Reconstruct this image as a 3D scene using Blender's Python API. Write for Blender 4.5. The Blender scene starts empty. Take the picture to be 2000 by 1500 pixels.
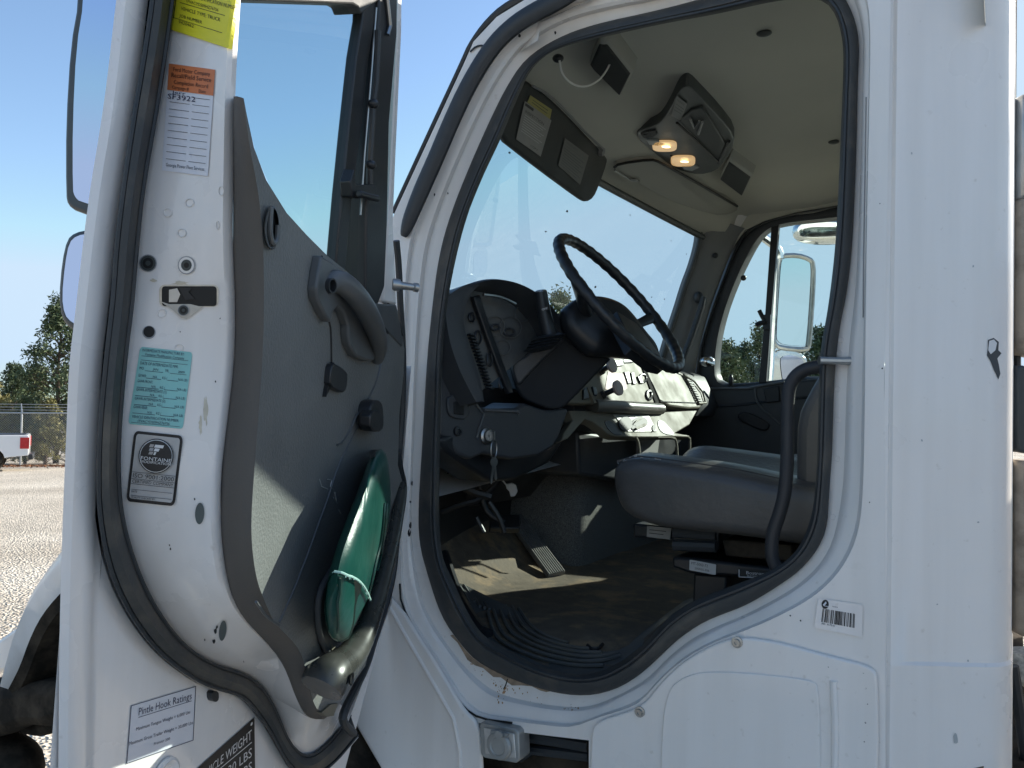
import bpy, bmesh, math, random
import numpy as np
from mathutils import Vector
from mathutils.bvhtree import BVHTree
R = math.radians
random.seed(7)
S = bpy.context.scene
COL = S.collection

# ------------------------------------------------------------------ camera
FPX = 1700.0
YAW, PITCH, ROLL = R(60), math.atan(40/1700.0), 0.02
CAM = np.array([0, -1.6, 1.75])
vh = np.array([-math.cos(YAW), math.sin(YAW), 0]); r0 = np.array([math.sin(YAW), math.cos(YAW), 0]); ez = np.array([0, 0, 1.0])
FW = vh*math.cos(PITCH) + ez*math.sin(PITCH); u0 = -vh*math.sin(PITCH) + ez*math.cos(PITCH)
RT = math.cos(ROLL)*r0 + math.sin(ROLL)*u0; UP = math.cos(ROLL)*u0 - math.sin(ROLL)*r0
cam = bpy.data.cameras.new('camera'); co = bpy.data.objects.new('camera', cam); COL.objects.link(co)
from mathutils import Matrix
m = Matrix.Identity(4)
for i in range(3):
    m[i][0] = RT[i]; m[i][1] = UP[i]; m[i][2] = -FW[i]; m[i][3] = CAM[i]
co.matrix_world = m
cam.sensor_width = 36; cam.lens = 36*FPX/2000; cam.clip_start = 0.02; cam.clip_end = 3000
S.camera = co

# ------------------------------------------------------------------ light
SUN = np.array([0.55, 1.0, 0.52]); SUN = SUN/np.linalg.norm(SUN)
w = bpy.data.worlds.new('World'); S.world = w; w.use_nodes = True
nt = w.node_tree; nt.nodes.clear()
sky = nt.nodes.new('ShaderNodeTexSky'); sky.sky_type = 'NISHITA'; sky.sun_disc = False
sky.sun_elevation = math.asin(SUN[2]); sky.sun_rotation = math.atan2(SUN[0], SUN[1])
sky.altitude = 300; sky.air_density = 1.0; sky.dust_density = 0.45; sky.ozone_density = 2.2
bg = nt.nodes.new('ShaderNodeBackground'); bg.inputs[1].default_value = 0.117
ow = nt.nodes.new('ShaderNodeOutputWorld')
cap = nt.nodes.new('ShaderNodeMix'); cap.data_type = 'RGBA'; cap.blend_type = 'DARKEN'; cap.inputs[0].default_value = 1; cap.inputs[7].default_value = (2.7, 3.45, 4.25, 1)
nt.links.new(sky.outputs[0], cap.inputs[6]); nt.links.new(cap.outputs[2], bg.inputs[0]); nt.links.new(bg.outputs[0], ow.inputs[0])
sl = bpy.data.lights.new('sun', 'SUN'); sl.energy = 4.7; sl.angle = R(0.5); sl.color = (1, 0.93, 0.82)
so = bpy.data.objects.new('sun', sl); COL.objects.link(so)
so.rotation_euler = Vector(-SUN).to_track_quat('-Z', 'Y').to_euler()
S.view_settings.view_transform = 'Standard'; S.view_settings.look = 'None'
S.view_settings.exposure = 1.0; S.view_settings.gamma = 1
S.cycles.max_bounces = 10; S.cycles.transparent_max_bounces = 12
S.cycles.use_denoising = True

# ------------------------------------------------------------------ projection helpers (photograph pixels -> points on real surfaces)
def ray(px, py): return FW + RT*((px-1000)/FPX) - UP*((py-750)/FPX)
class Pl:
    def __init__(s, p0, n): s.p0 = np.array(p0, float); s.n = np.array(n, float)/np.linalg.norm(n)
    def at(s, px, py):
        d = ray(px, py); return CAM + d*(np.dot(s.p0-CAM, s.n)/np.dot(d, s.n))
    def off(s, k): return Pl(s.p0+s.n*k, s.n)
class Sf:                       # a surface given as polygons
    def __init__(s, vs, fs):
        s.t = BVHTree.FromPolygons([Vector(v) for v in vs], fs)
    def atx(s, px, py, lift=0.0):     # like at(), but runs past the surface's rim along its nearest face
        a = s.at(px, py, lift)
        if a is not None: return a
        best = None
        for k in range(60):
            q = CAM+ray(px, py)*(.6+k*.05); h = s.t.find_nearest(Vector(q))
            if best is None or h[3] < best[0]: best = (h[3], h[0], h[1])
        n = np.array(best[1]); d = ray(px, py); p0 = np.array(best[1]); n = np.array(best[2])
        if abs(d@n) < 1e-3: return p0
        t = (p0-CAM)@n/(d@n)
        return CAM+d*t
    def at(s, px, py, lift=0.0):
        d = Vector(ray(px, py)).normalized()
        h = s.t.ray_cast(Vector(CAM), d)
        if h[0] is None:
            return None
        n = h[1]
        if n.dot(d) > 0: n = -n
        return np.array(h[0] + n*lift)
def depth(px, py, t): return CAM + ray(px, py)*t
def YP(y): return Pl((0, y, 0), (0, 1, 0))
def XP(x): return Pl((x, 0, 0), (1, 0, 0))
def ZP(z): return Pl((0, 0, z), (0, 0, 1))
def zm(ox, oy, s): return lambda pts: [(ox+x/s, oy+y/s) for x, y in pts]
r1 = zm(0, 0, 2.5); r2 = zm(0, 550, 2.5); r3 = zm(0, 1000, 2.5); r4 = zm(700, 0, 10/3); r5 = zm(1200, 0, 2.5)
r6 = zm(840, 430, 10/3); r7 = zm(1100, 640, 2.778); r8 = zm(780, 850, 2.7274); q5 = zm(600, 480, 3.571)
q6 = zm(600, 860, 2.679); q7 = zm(1340, 400, 4.168); q8 = zm(960, 100, 3.846)
def pts(pl, L): return [pl.at(*p) for p in L]

# ------------------------------------------------------------------ curve helpers
def chaikin(P, n=2, closed=True):
    P = [np.array(p, float) for p in P]
    for _ in range(n):
        Q = []
        k = len(P)
        if not closed: Q.append(P[0])
        for i in range(k if closed else k-1):
            a, b = P[i], P[(i+1) % k]
            Q += [a*.75+b*.25, a*.25+b*.75]
        if not closed: Q.append(P[-1])
        P = Q
    return P
def resample(P, n, closed=True):
    P = [np.array(p, float) for p in P]
    if closed: P = P+[P[0]]
    A = np.array(P); d = np.r_[0, np.cumsum(np.linalg.norm(np.diff(A, axis=0), axis=1))]
    t = np.linspace(0, d[-1], n+1)[:-1] if closed else np.linspace(0, d[-1], n)
    return [np.array([np.interp(x, d, A[:, k]) for k in range(A.shape[1])]) for x in t]
def lerp(a, b, t): return [np.array(x)*(1-t)+np.array(y)*t for x, y in zip(a, b)]

# ------------------------------------------------------------------ mesh builder
class G:
    def __init__(s): s.v = []; s.f = []; s.m = []; s.fl = []
    def face(s, ps, mi=0):
        b = len(s.v); s.v += [tuple(p) for p in ps]; s.f.append(list(range(b, b+len(ps)))); s.m.append(mi)
    def grid(s, rows, closed=False, mi=0, closev=False):
        b = len(s.v); n = len(rows[0])
        for r_ in rows: s.v += [tuple(p) for p in r_]
        nr = len(rows)
        for i in range(nr if closev else nr-1):
            for j in range(n if closed else n-1):
                a, c = b+i*n, b+((i+1) % nr)*n
                s.f.append([a+j, a+(j+1) % n, c+(j+1) % n, c+j]); s.m.append(mi)
        return s
    def cap(s, P, mi=0): s.face(P, mi)
    def prism(s, P, ext, mi=0, back=True):
        P = [np.array(p) for p in P]; Q = [p+np.array(ext) for p in P]; n = len(P); b = len(s.v)
        s.v += [tuple(p) for p in P+Q]
        s.f.append(list(range(b, b+n))); s.m.append(mi)
        if back: s.f.append(list(range(b+2*n-1, b+n-1, -1))); s.m.append(mi)
        for i in range(n):
            j = (i+1) % n; s.f.append([b+i, b+j, b+n+j, b+n+i]); s.m.append(mi)
        return s
    def box(s, c, sx, sy, sz, mi=0, ax=None):
        c = np.array(c, float); X, Y, Z = ax if ax is not None else (np.array([1., 0, 0]), np.array([0, 1., 0]), np.array([0, 0, 1.]))
        P = [c+X*a*sx/2+Y*b_*sy/2-Z*sz/2 for a, b_ in ((-1, -1), (1, -1), (1, 1), (-1, 1))]
        return s.prism(P, Z*sz, mi)
    def tube(s, P, rad, seg=10, closed=False, mi=0, cap=True, sq=1.0, up=None, smooth=0):
        P = [np.array(p, float) for p in P]
        if smooth: 
            n0 = len(P); P2 = chaikin(P, smooth, closed)
            if not np.isscalar(rad):
                rad = list(np.interp(np.linspace(0, n0-1, len(P2)), range(n0), rad))
            P = P2
        n = len(P); rad = [rad]*n if np.isscalar(rad) else list(rad)
        rows = []; pn = None
        for i in range(n):
            if closed: T = P[(i+1) % n]-P[i-1]
            else: T = P[min(i+1, n-1)]-P[max(i-1, 0)]
            T = T/(np.linalg.norm(T)+1e-12)
            if pn is None:
                a = np.array([0, 0, 1.]) if up is None else np.array(up, float)
                if abs(T@a) > .95: a = np.array([1., 0, 0])
                pn = a-T*(T@a)
            else: pn = pn-T*(T@pn)
            pn = pn/np.linalg.norm(pn); bn = np.cross(T, pn)
            rows.append([P[i]+rad[i]*(math.cos(2*math.pi*k/seg)*pn*sq+math.sin(2*math.pi*k/seg)*bn) for k in range(seg)])
        s.grid(rows, closed=True, mi=mi, closev=closed)
        if cap and not closed: s.face(rows[0][::-1], mi); s.face(rows[-1], mi)
        return s
    def lathe(s, c, axis, prof, seg=20, mi=0):
        c = np.array(c, float); A = np.array(axis, float); A = A/np.linalg.norm(A)
        a = np.array([0, 0, 1.]) if abs(A[2]) < .9 else np.array([1., 0, 0])
        X = np.cross(A, a); X /= np.linalg.norm(X); Y = np.cross(A, X)
        rows = [[c+A*h+rr*(math.cos(2*math.pi*k/seg)*X+math.sin(2*math.pi*k/seg)*Y) for k in range(seg)] for h, rr in prof]
        s.grid(rows, closed=True, mi=mi)
        return s
    def ell(s, c, X, Y, Z, nu=18, nv=10, mi=0, e=1.0):
        c = np.array(c, float); X, Y, Z = (np.array(a, float) for a in (X, Y, Z)); rows = []
        pw = lambda t: math.copysign(abs(t)**e, t)
        for i in range(nv+1):
            a = -math.pi/2+math.pi*i/nv
            rows.append([c+Z*pw(math.sin(a))+pw(math.cos(a))*(X*pw(math.cos(2*math.pi*k/nu))+Y*pw(math.sin(2*math.pi*k/nu))) for k in range(nu)])
        s.grid(rows, closed=True, mi=mi); return s
    def obj(s, name, mats, parent=None, bevel=0, seg=2, ang=35, sub=0, merge=True, flat=False):
        me = bpy.data.meshes.new(name); me.from_pydata([tuple(map(float, p)) for p in s.v], [], s.f)
        mats = mats if isinstance(mats, (list, tuple)) else [mats]
        for k in mats: me.materials.append(k)
        me.polygons.foreach_set('material_index', s.m)
        bm = bmesh.new(); bm.from_mesh(me)
        if merge:
            bmesh.ops.remove_doubles(bm, verts=bm.verts, dist=1e-5)
            bmesh.ops.recalc_face_normals(bm, faces=bm.faces)
        bm.to_mesh(me); bm.free()
        if not flat:
            me.shade_smooth(); me.set_sharp_from_angle(angle=R(ang))
        o = bpy.data.objects.new(name, me); COL.objects.link(o)
        if parent is not None:
            o.parent = parent
            if parent.type == 'EMPTY': o.matrix_parent_inverse = Matrix.Translation(-parent.location) if parent.parent is None else Matrix.Identity(4)
        if bevel:
            b = o.modifiers.new('bevel', 'BEVEL'); b.width = bevel; b.segments = seg; b.limit_method = 'ANGLE'; b.angle_limit = R(35)
        if sub:
            d = o.modifiers.new('sub', 'SUBSURF'); d.levels = sub; d.render_levels = sub
        return o
def thing(name, label, cat, loc, group=None):
    o = bpy.data.objects.new(name, None); COL.objects.link(o); o.location = loc; o.empty_display_size = .1
    o['label'] = label; o['category'] = cat
    if group: o['group'] = group
    return o
def tag(o, label, cat, group=None):
    o['label'] = label; o['category'] = cat
    if group: o['group'] = group
    return o

# ------------------------------------------------------------------ materials
def mat(name, col, rough=.5, metal=0, noise=0, nscale=20, bump=0, bscale=200, spec=.5, coat=0, col2=None, cscale=3, cth=(.45, .65), emit=None, detail=6):
    mt = bpy.data.materials.new(name); mt.use_nodes = True; n = mt.node_tree; L = n.links
    b = n.nodes['Principled BSDF']; b.inputs['Roughness'].default_value = rough; b.inputs['Metallic'].default_value = metal
    b.inputs['Specular IOR Level'].default_value = spec; b.inputs['Coat Weight'].default_value = coat; b.inputs['Coat Roughness'].default_value = .06
    c = (*col, 1); b.inputs['Base Color'].default_value = c
    tc = n.nodes.new('ShaderNodeTexCoord'); out = None
    if noise or col2:
        nz = n.nodes.new('ShaderNodeTexNoise'); nz.inputs['Scale'].default_value = nscale; nz.inputs['Detail'].default_value = detail
        L.new(tc.outputs['Object'], nz.inputs['Vector'])
        mr = n.nodes.new('ShaderNodeMapRange'); mr.inputs[1].default_value = .3; mr.inputs[2].default_value = .7; mr.inputs[3].default_value = 1-noise; mr.inputs[4].default_value = 1+noise
        L.new(nz.outputs[0], mr.inputs[0])
        mx = n.nodes.new('ShaderNodeMix'); mx.data_type = 'RGBA'; mx.blend_type = 'MULTIPLY'; mx.inputs[0].default_value = 1
        mx.inputs[6].default_value = c; L.new(mr.outputs[0], mx.inputs[7]); out = mx.outputs[2]
        rr = n.nodes.new('ShaderNodeMapRange'); rr.inputs[1].default_value = .3; rr.inputs[2].default_value = .7; rr.inputs[3].default_value = max(.02, rough-.08); rr.inputs[4].default_value = min(1, rough+.08)
        L.new(nz.outputs[0], rr.inputs[0]); L.new(rr.outputs[0], b.inputs['Roughness'])
        if col2:
            n2 = n.nodes.new('ShaderNodeTexNoise'); n2.inputs['Scale'].default_value = cscale; n2.inputs['Detail'].default_value = 8; n2.inputs['Roughness'].default_value = .65
            L.new(tc.outputs['Object'], n2.inputs['Vector'])
            m2 = n.nodes.new('ShaderNodeMapRange'); m2.inputs[1].default_value = cth[0]; m2.inputs[2].default_value = cth[1]; L.new(n2.outputs[0], m2.inputs[0])
            mx2 = n.nodes.new('ShaderNodeMix'); mx2.data_type = 'RGBA'; L.new(m2.outputs[0], mx2.inputs[0]); L.new(out, mx2.inputs[6]); mx2.inputs[7].default_value = (*col2, 1); out = mx2.outputs[2]
        L.new(out, b.inputs['Base Color'])
    if bump:
        nb = n.nodes.new('ShaderNodeTexNoise'); nb.inputs['Scale'].default_value = bscale; nb.inputs['Detail'].default_value = 4; L.new(tc.outputs['Object'], nb.inputs['Vector'])
        bp = n.nodes.new('ShaderNodeBump'); bp.inputs['Strength'].default_value = bump; bp.inputs['Distance'].default_value = .002; L.new(nb.outputs[0], bp.inputs['Height']); L.new(bp.outputs[0], b.inputs['Normal'])
    if emit:
        b.inputs['Emission Color'].default_value = (*emit[:3], 1); b.inputs['Emission Strength'].default_value = emit[3]
    return mt
def wavy(mt):        # hand-pressed sheet metal: slow dents, plus faint run-down grime
    n = mt.node_tree; L = n.links; b = n.nodes['Principled BSDF']; tc = n.nodes['Texture Coordinate']
    nz = n.nodes.new('ShaderNodeTexNoise'); nz.inputs['Scale'].default_value = 3.2; nz.inputs['Detail'].default_value = 3; L.new(tc.outputs['Object'], nz.inputs['Vector'])
    bp = n.nodes.new('ShaderNodeBump'); bp.inputs['Strength'].default_value = .35; bp.inputs['Distance'].default_value = .02; L.new(nz.outputs[0], bp.inputs['Height']); L.new(bp.outputs[0], b.inputs['Normal'])
    mp = n.nodes.new('ShaderNodeMapping'); mp.inputs['Scale'].default_value = (14, 14, .9); L.new(tc.outputs['Object'], mp.inputs['Vector'])
    ns = n.nodes.new('ShaderNodeTexNoise'); ns.inputs['Scale'].default_value = 1; ns.inputs['Detail'].default_value = 6; L.new(mp.outputs[0], ns.inputs['Vector'])
    n3 = n.nodes.new('ShaderNodeTexNoise'); n3.inputs['Scale'].default_value = 60; n3.inputs['Detail'].default_value = 4; L.new(tc.outputs['Object'], n3.inputs['Vector'])
    mr = n.nodes.new('ShaderNodeMapRange'); mr.inputs[1].default_value = .45; mr.inputs[2].default_value = .85; mr.inputs[3].default_value = 0; mr.inputs[4].default_value = .34; L.new(ns.outputs[0], mr.inputs[0])
    m2 = n.nodes.new('ShaderNodeMapRange'); m2.inputs[1].default_value = .66; m2.inputs[2].default_value = .78; m2.inputs[4].default_value = .4; L.new(n3.outputs[0], m2.inputs[0])
    ad = n.nodes.new('ShaderNodeMath'); ad.operation = 'MAXIMUM'; L.new(mr.outputs[0], ad.inputs[0]); L.new(m2.outputs[0], ad.inputs[1])
    lk = b.inputs['Base Color'].links[0]; src = lk.from_socket; L.remove(lk)
    mx = n.nodes.new('ShaderNodeMix'); mx.data_type = 'RGBA'; L.new(ad.outputs[0], mx.inputs[0]); L.new(src, mx.inputs[6]); mx.inputs[7].default_value = (.50, .45, .38, 1); L.new(mx.outputs[2], b.inputs['Base Color'])
def glassmat(name, tint, refl=1.0, rough=0.0):
    mt = bpy.data.materials.new(name); mt.use_nodes = True; n = mt.node_tree; n.nodes.clear(); L = n.links
    o = n.nodes.new('ShaderNodeOutputMaterial'); t = n.nodes.new('ShaderNodeBsdfTransparent'); t.inputs[0].default_value = (*tint, 1)
    g = n.nodes.new('ShaderNodeBsdfGlossy'); g.inputs['Roughness'].default_value = rough
    lw = n.nodes.new('ShaderNodeLayerWeight'); lw.inputs[0].default_value = .5
    pw = n.nodes.new('ShaderNodeMath'); pw.operation = 'POWER'; pw.inputs[1].default_value = 5; L.new(lw.outputs['Facing'], pw.inputs[0])
    mu = n.nodes.new('ShaderNodeMath'); mu.operation = 'MULTIPLY_ADD'; mu.inputs[1].default_value = .9*refl; mu.inputs[2].default_value = .045*refl; L.new(pw.outputs[0], mu.inputs[0])
    mx = n.nodes.new('ShaderNodeMixShader'); L.new(mu.outputs[0], mx.inputs[0]); L.new(t.outputs[0], mx.inputs[1]); L.new(g.outputs[0], mx.inputs[2]); L.new(mx.outputs[0], o.inputs[0])
    return mt
WHITE = mat('white_paint', (.83, .80, .765), .32, noise=.02, nscale=4, coat=.35, col2=(.60, .58, .53), cscale=5, cth=(.68, .92))
WHITE2 = mat('door_paint', (.83, .80, .78), .26, noise=.02, nscale=6, coat=.5, col2=(.60, .56, .48), cscale=9, cth=(.70, .95))
wavy(WHITE); wavy(WHITE2)
RUST = mat('dirty_seam', (.32, .24, .17), .85, noise=.3, nscale=60)
RUBBER = mat('black_rubber', (.028, .032, .036), .5, noise=.15, nscale=12, bump=.15, bscale=160, col2=(.07, .072, .072), cscale=6, cth=(.55, .8))
RUBD = mat('worn_rubber', (.045, .047, .047), .62, noise=.2, nscale=14, bump=.2, bscale=160, col2=(.12, .105, .085), cscale=8, cth=(.5, .75))
TRIM = mat('grey_door_plastic', (.165, .168, .163), .46, noise=.14, nscale=5, bump=.7, bscale=240, col2=(.22, .215, .20), cscale=11, cth=(.6, .8))
TRIMS = mat('smooth_grey_plastic', (.10, .105, .107), .36, noise=.06, nscale=8, bump=.08, bscale=400)
BLK = mat('black_plastic', (.02, .022, .025), .38, noise=.1, nscale=10, bump=.08, bscale=300)
DASH = mat('dark_dash_plastic', (.048, .051, .055), .45, noise=.1, nscale=9, bump=.25, bscale=350)
DASHT = mat('dusty_dash_plastic', (.18, .165, .125), .65, noise=.2, nscale=18, bump=.2, bscale=300, col2=(.13, .115, .08), cscale=9, cth=(.4, .8))
GAUGE = mat('dusty_gauge_lens', (.10, .105, .105), .5, noise=.25, nscale=9, col2=(.16, .155, .14), cscale=7)
HEADL = mat('headliner_fabric', (.46, .445, .385), .85, noise=.05, nscale=3, bump=.3, bscale=260, spec=.2)
SHELF = mat('overhead_plastic', (.32, .31, .27), .6, noise=.06, nscale=5, bump=.2, bscale=300)
OHD = mat('dark_console_plastic', (.055, .06, .058), .45, noise=.08, nscale=9, bump=.15, bscale=300)
PIL = mat('pillar_plastic', (.21, .21, .205), .55, noise=.06, nscale=6, bump=.2, bscale=300)
VINYL = mat('grey_seat_vinyl', (.088, .084, .080), .40, noise=.2, nscale=6, bump=.5, bscale=90)
GREEN = mat('green_vinyl', (.003, .060, .046), .36, noise=.25, nscale=9, bump=.9, bscale=28)
GREEND = mat('dark_green_vinyl', (.003, .045, .035), .4, noise=.15, nscale=9, bump=.2, bscale=120)
THREAD = mat('pale_thread', (.35, .55, .5), .8)
FLOORM = mat('dusty_floor_mat', (.125, .10, .072), .85, noise=.25, nscale=25, bump=.5, bscale=90, col2=(.40, .27, .14), cscale=9, cth=(.5, .8))
MATR = mat('rubber_floor_mat', (.085, .09, .09), .6, noise=.15, nscale=14, bump=.3, bscale=120, col2=(.13, .115, .09), cscale=6, cth=(.45, .8))
CARPET = mat('grey_carpet', (.16, .16, .15), .95, noise=.5, nscale=300, bump=1, bscale=500, spec=.1)
CHROME = mat('chrome', (.75, .76, .77), .12, metal=1, noise=.05, nscale=20)
STEEL = mat('dull_steel', (.42, .42, .41), .38, metal=1, noise=.15, nscale=30)
MIRR = mat('mirror_glass', (.55, .58, .73), .02, metal=1)
MIRF = mat('mirror_housing', (.05, .058, .06), .4, noise=.1, nscale=12)
SILV = mat('grey_zinc_box', (.36, .37, .36), .5, metal=.5, noise=.12, nscale=30)
GLASS = glassmat('tinted_side_glass', (.70, .83, .82))
WGLASS = glassmat('windshield_glass', (.64, .75, .79))
LENS = mat('lamp_lens', (.8, .7, .5), .3, emit=(1, .60, .25, .22))
LENS0 = mat('lamp_filament', (1, .8, .5), .3, emit=(1, .75, .38, 1.8))
YEL = mat('yellow_sticker', (.72, .66, .03), .4, noise=.04, nscale=20)
ORG = mat('orange_sticker', (.62, .19, .07), .45, noise=.04, nscale=20)
PAPW = mat('white_sticker', (.70, .71, .76), .4, noise=.02, nscale=20)
PAPG = mat('grey_sticker', (.45, .44, .43), .45, noise=.08, nscale=40)
TEAL = mat('teal_sticker', (.24, .56, .54), .35, noise=.06, nscale=20)
INK = mat('black_ink', (.012, .012, .014), .5)
INKB = mat('blue_black_ink', (.02, .025, .07), .5)
LETW = mat('white_lettering', (.7, .7, .7), .5)
DULLY = mat('dull_yellow_paper', (.30, .27, .08), .6, noise=.1, nscale=20)
PAPER = mat('visor_paper', (.24, .235, .22), .6, noise=.1, nscale=30)
HOLE = mat('hole_black', (.008, .008, .008), .6)
TYRE = mat('tyre_rubber', (.018, .017, .016), .9, spec=.1, noise=.3, nscale=20, col2=(.10, .085, .06), cscale=6)
UNDER = mat('dirty_underbody', (.022, .019, .015), .9, spec=.1, noise=.4, nscale=15, col2=(.07, .055, .04), cscale=8)
REDL = mat('red_lamp', (.45, .01, .015), .2, noise=.1)
TAN = mat('tan_equipment', (.42, .34, .26), .6, noise=.1, nscale=10, col2=(.2, .16, .12), cscale=10)
HOSE = mat('braided_hose', (.5, .48, .43), .7, noise=.4, nscale=120, bump=.8, bscale=200)

# ------------------------------------------------------------------ text and decals
def text_geo(body, bold=0):
    cu = bpy.data.curves.new('t', 'FONT'); cu.body = body; cu.size = 1; cu.resolution_u = 2; cu.offset = bold
    o = bpy.data.objects.new('t', cu); COL.objects.link(o)
    dg = bpy.context.evaluated_depsgraph_get(); me = bpy.data.meshes.new_from_object(o.evaluated_get(dg))
    V = [(v.co.x, v.co.y) for v in me.vertices]; F = [list(p.vertices) for p in me.polygons]
    bpy.data.objects.remove(o); bpy.data.curves.remove(cu); bpy.data.meshes.remove(me)
    return V, F
def rrect(x0, y0, x1, y1, r, n=4, ay=1.0):
    P = []
    for cx, cy, a in ((x1-r, y1-r*ay, 0), (x0+r, y1-r*ay, 90), (x0+r, y0+r*ay, 180), (x1-r, y0+r*ay, 270)):
        for k in range(n+1):
            b = R(a+90*k/n); P.append((cx+r*math.cos(b), cy+r*ay*math.sin(b)))
    return P
def decal(name, parent, q, surf, mats, els, base=None, lift=.0012, div=6):
    """q: four photo corners TL,TR,BR,BL; els in 0..1 units: ('t',text,x,y_base,height,width|None,mat) ('r',x0,y0,x1,y1,mat) ('p',pts,mat)"""
    q = [np.array(p, float) for p in q]
    def W(x, y, k):
        p = (q[0]*(1-x)+q[1]*x)*(1-y)+(q[3]*(1-x)+q[2]*x)*y
        a = surf.atx(p[0], p[1]) if hasattr(surf, 'atx') else surf.at(p[0], p[1])
        n_ = CAM-a; n_ /= np.linalg.norm(n_)
        return a+n_*(lift+k*.0009)
    g = G()
    if base is None:
        g.grid([[W(i/div, j/div, 0) for i in range(div+1)] for j in range(div+1)], mi=0)
    else: g.face([W(x, y, 0) for x, y in base], 0)
    for lay, e in enumerate(els):
        k = 1+e[-1][1] if isinstance(e[-1], tuple) else 1
        mi = e[-1][0] if isinstance(e[-1], tuple) else e[-1]
        if e[0] == 'r':
            n_ = max(1, int(abs(e[3]-e[1])*6))
            g.grid([[W(e[1]+(e[3]-e[1])*i/n_, y, k) for i in range(n_+1)] for y in (e[2], e[4])], mi=mi)
        elif e[0] == 'p': g.face([W(x, y, k) for x, y in e[1]], mi)
        elif e[0] == 't':
            V, F = text_geo(e[1], e[7] if len(e) > 8 else 0)
            if not V: continue
            xs = [a for a, b in V]; x0, x1 = min(xs), max(xs); sy = e[4]/.70
            sx = (e[5]/(x1-x0)) if e[5] else sy
            P = [W(e[2]+(a-x0)*sx, e[3]-b*sy, k) for a, b in V]
            b0 = len(g.v); g.v += [tuple(p) for p in P]
            for f_ in F: g.f.append([b0+i for i in f_]); g.m.append(mi)
    return g.obj(name, mats, parent, merge=False, flat=True)

# ================================================================== SETTING
DL = np.array([-.854, .52]); DR = np.array([.52, .854])
def gz(s):
    if s < 4: return 0.0
    return -.034*(min(s, 60)-4)
g = G(); st = [-260, -20, 4, 8, 14, 20, 28, 36, 44, 60, 120, 600]; lt = [-500, -60, -20, -8, 0, 8, 20, 60, 500]
g.grid([[(DL[0]*a+DR[0]*b, DL[1]*a+DR[1]*b, gz(a)) for b in lt] for a in st])
def ground_mat():
    mt = mat('gravel', (.40, .36, .30), .9); n = mt.node_tree; L = n.links; b = n.nodes['Principled BSDF']
    tc = n.nodes['Texture Coordinate']
    vo = n.nodes.new('ShaderNodeTexVoronoi'); vo.inputs['Scale'].default_value = 36; L.new(tc.outputs['Object'], vo.inputs['Vector'])
    n1 = n.nodes.new('ShaderNodeTexNoise'); n1.inputs['Scale'].default_value = .35; n1.inputs['Detail'].default_value = 8; L.new(tc.outputs['Object'], n1.inputs['Vector'])
    cr = n.nodes.new('ShaderNodeValToRGB'); e = cr.color_ramp.elements
    e[0].position = .3; e[0].color = (.47, .40, .31, 1); e[1].position = .7; e[1].color = (.74, .66, .54, 1); L.new(n1.outputs[0], cr.inputs[0])
    hs = n.nodes.new('ShaderNodeMix'); hs.data_type = 'RGBA'; hs.blend_type = 'MULTIPLY'; hs.inputs[0].default_value = .75
    sp = n.nodes.new('ShaderNodeMapRange'); sp.inputs[3].default_value = .35; sp.inputs[4].default_value = 1.5
    sx = n.nodes.new('ShaderNodeSeparateColor'); L.new(vo.outputs['Color'], sx.inputs[0]); L.new(sx.outputs[0], sp.inputs[0])
    L.new(cr.outputs[0], hs.inputs[6]); L.new(sp.outputs[0], hs.inputs[7]); L.new(hs.outputs[2], b.inputs['Base Color'])
    bp = n.nodes.new('ShaderNodeBump'); bp.inputs['Distance'].default_value = .03; bp.inputs['Strength'].default_value = .9; L.new(vo.outputs['Distance'], bp.inputs['Height']); L.new(bp.outputs[0], b.inputs['Normal'])
    return mt
gr = g.obj('ground', ground_mat()); gr['kind'] = 'structure'
def gpt(a, b): return np.array([DL[0]*a+DR[0]*b, DL[1]*a+DR[1]*b, gz(a)])

# ================================================================== TRUCK
truck = thing('utility_truck', 'white cab truck with its driver door standing wide open', 'truck', (-.9, 1.0, 0))
T = truck
P0, P5 = YP(0.0), YP(-.05)
L0 = [(1300,18),(1150,50),(1075,81),(1024,117),(991,168),(964,222),(922,315),(880,420),(858,500),(845,600),(835,700),(827,850),(820,960),(818,1055),(839,1132),(864,1206),(901,1257),(930,1290),(985,1319),(1037,1338),(1092,1354),(1147,1358),(1191,1349),(1231,1330),(1268,1301),(1301,1268),(1330,1242),(1367,1217),(1400,1202),(1460,1180),(1525,1140),(1564,1112),(1597,1072),(1615,1029),(1618,964),(1624,892),(1626,813),(1629,730),(1638,640),(1652,580),(1664,480),(1672,280),(1674,160),(1678,80),(1666,28),(1640,-20),(1590,-45),(1520,-42),(1430,-18)]
LI = [(1300,45),(1180,72),(1099,90),(1060,111),(1033,141),(1016,180),(1000,216),(979,270),(940,350),(905,440),(876,571),(866,660),(862,750),(859,887),(857,997),(861,1085),(883,1129),(905,1180),(938,1239),(978,1261),(1018,1286),(1073,1308),(1125,1318),(1169,1314),(1205,1297),(1242,1272),(1275,1239),(1308,1202),(1352,1174),(1400,1155),(1460,1133),(1521,1108),(1561,1072),(1586,1011),(1595,928),(1598,820),(1600,730),(1603,676),(1618,600),(1632,480),(1638,360),(1643,240),(1648,120),(1645,70),(1630,20),(1600,-5),(1520,0),(1400,28)]
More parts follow.
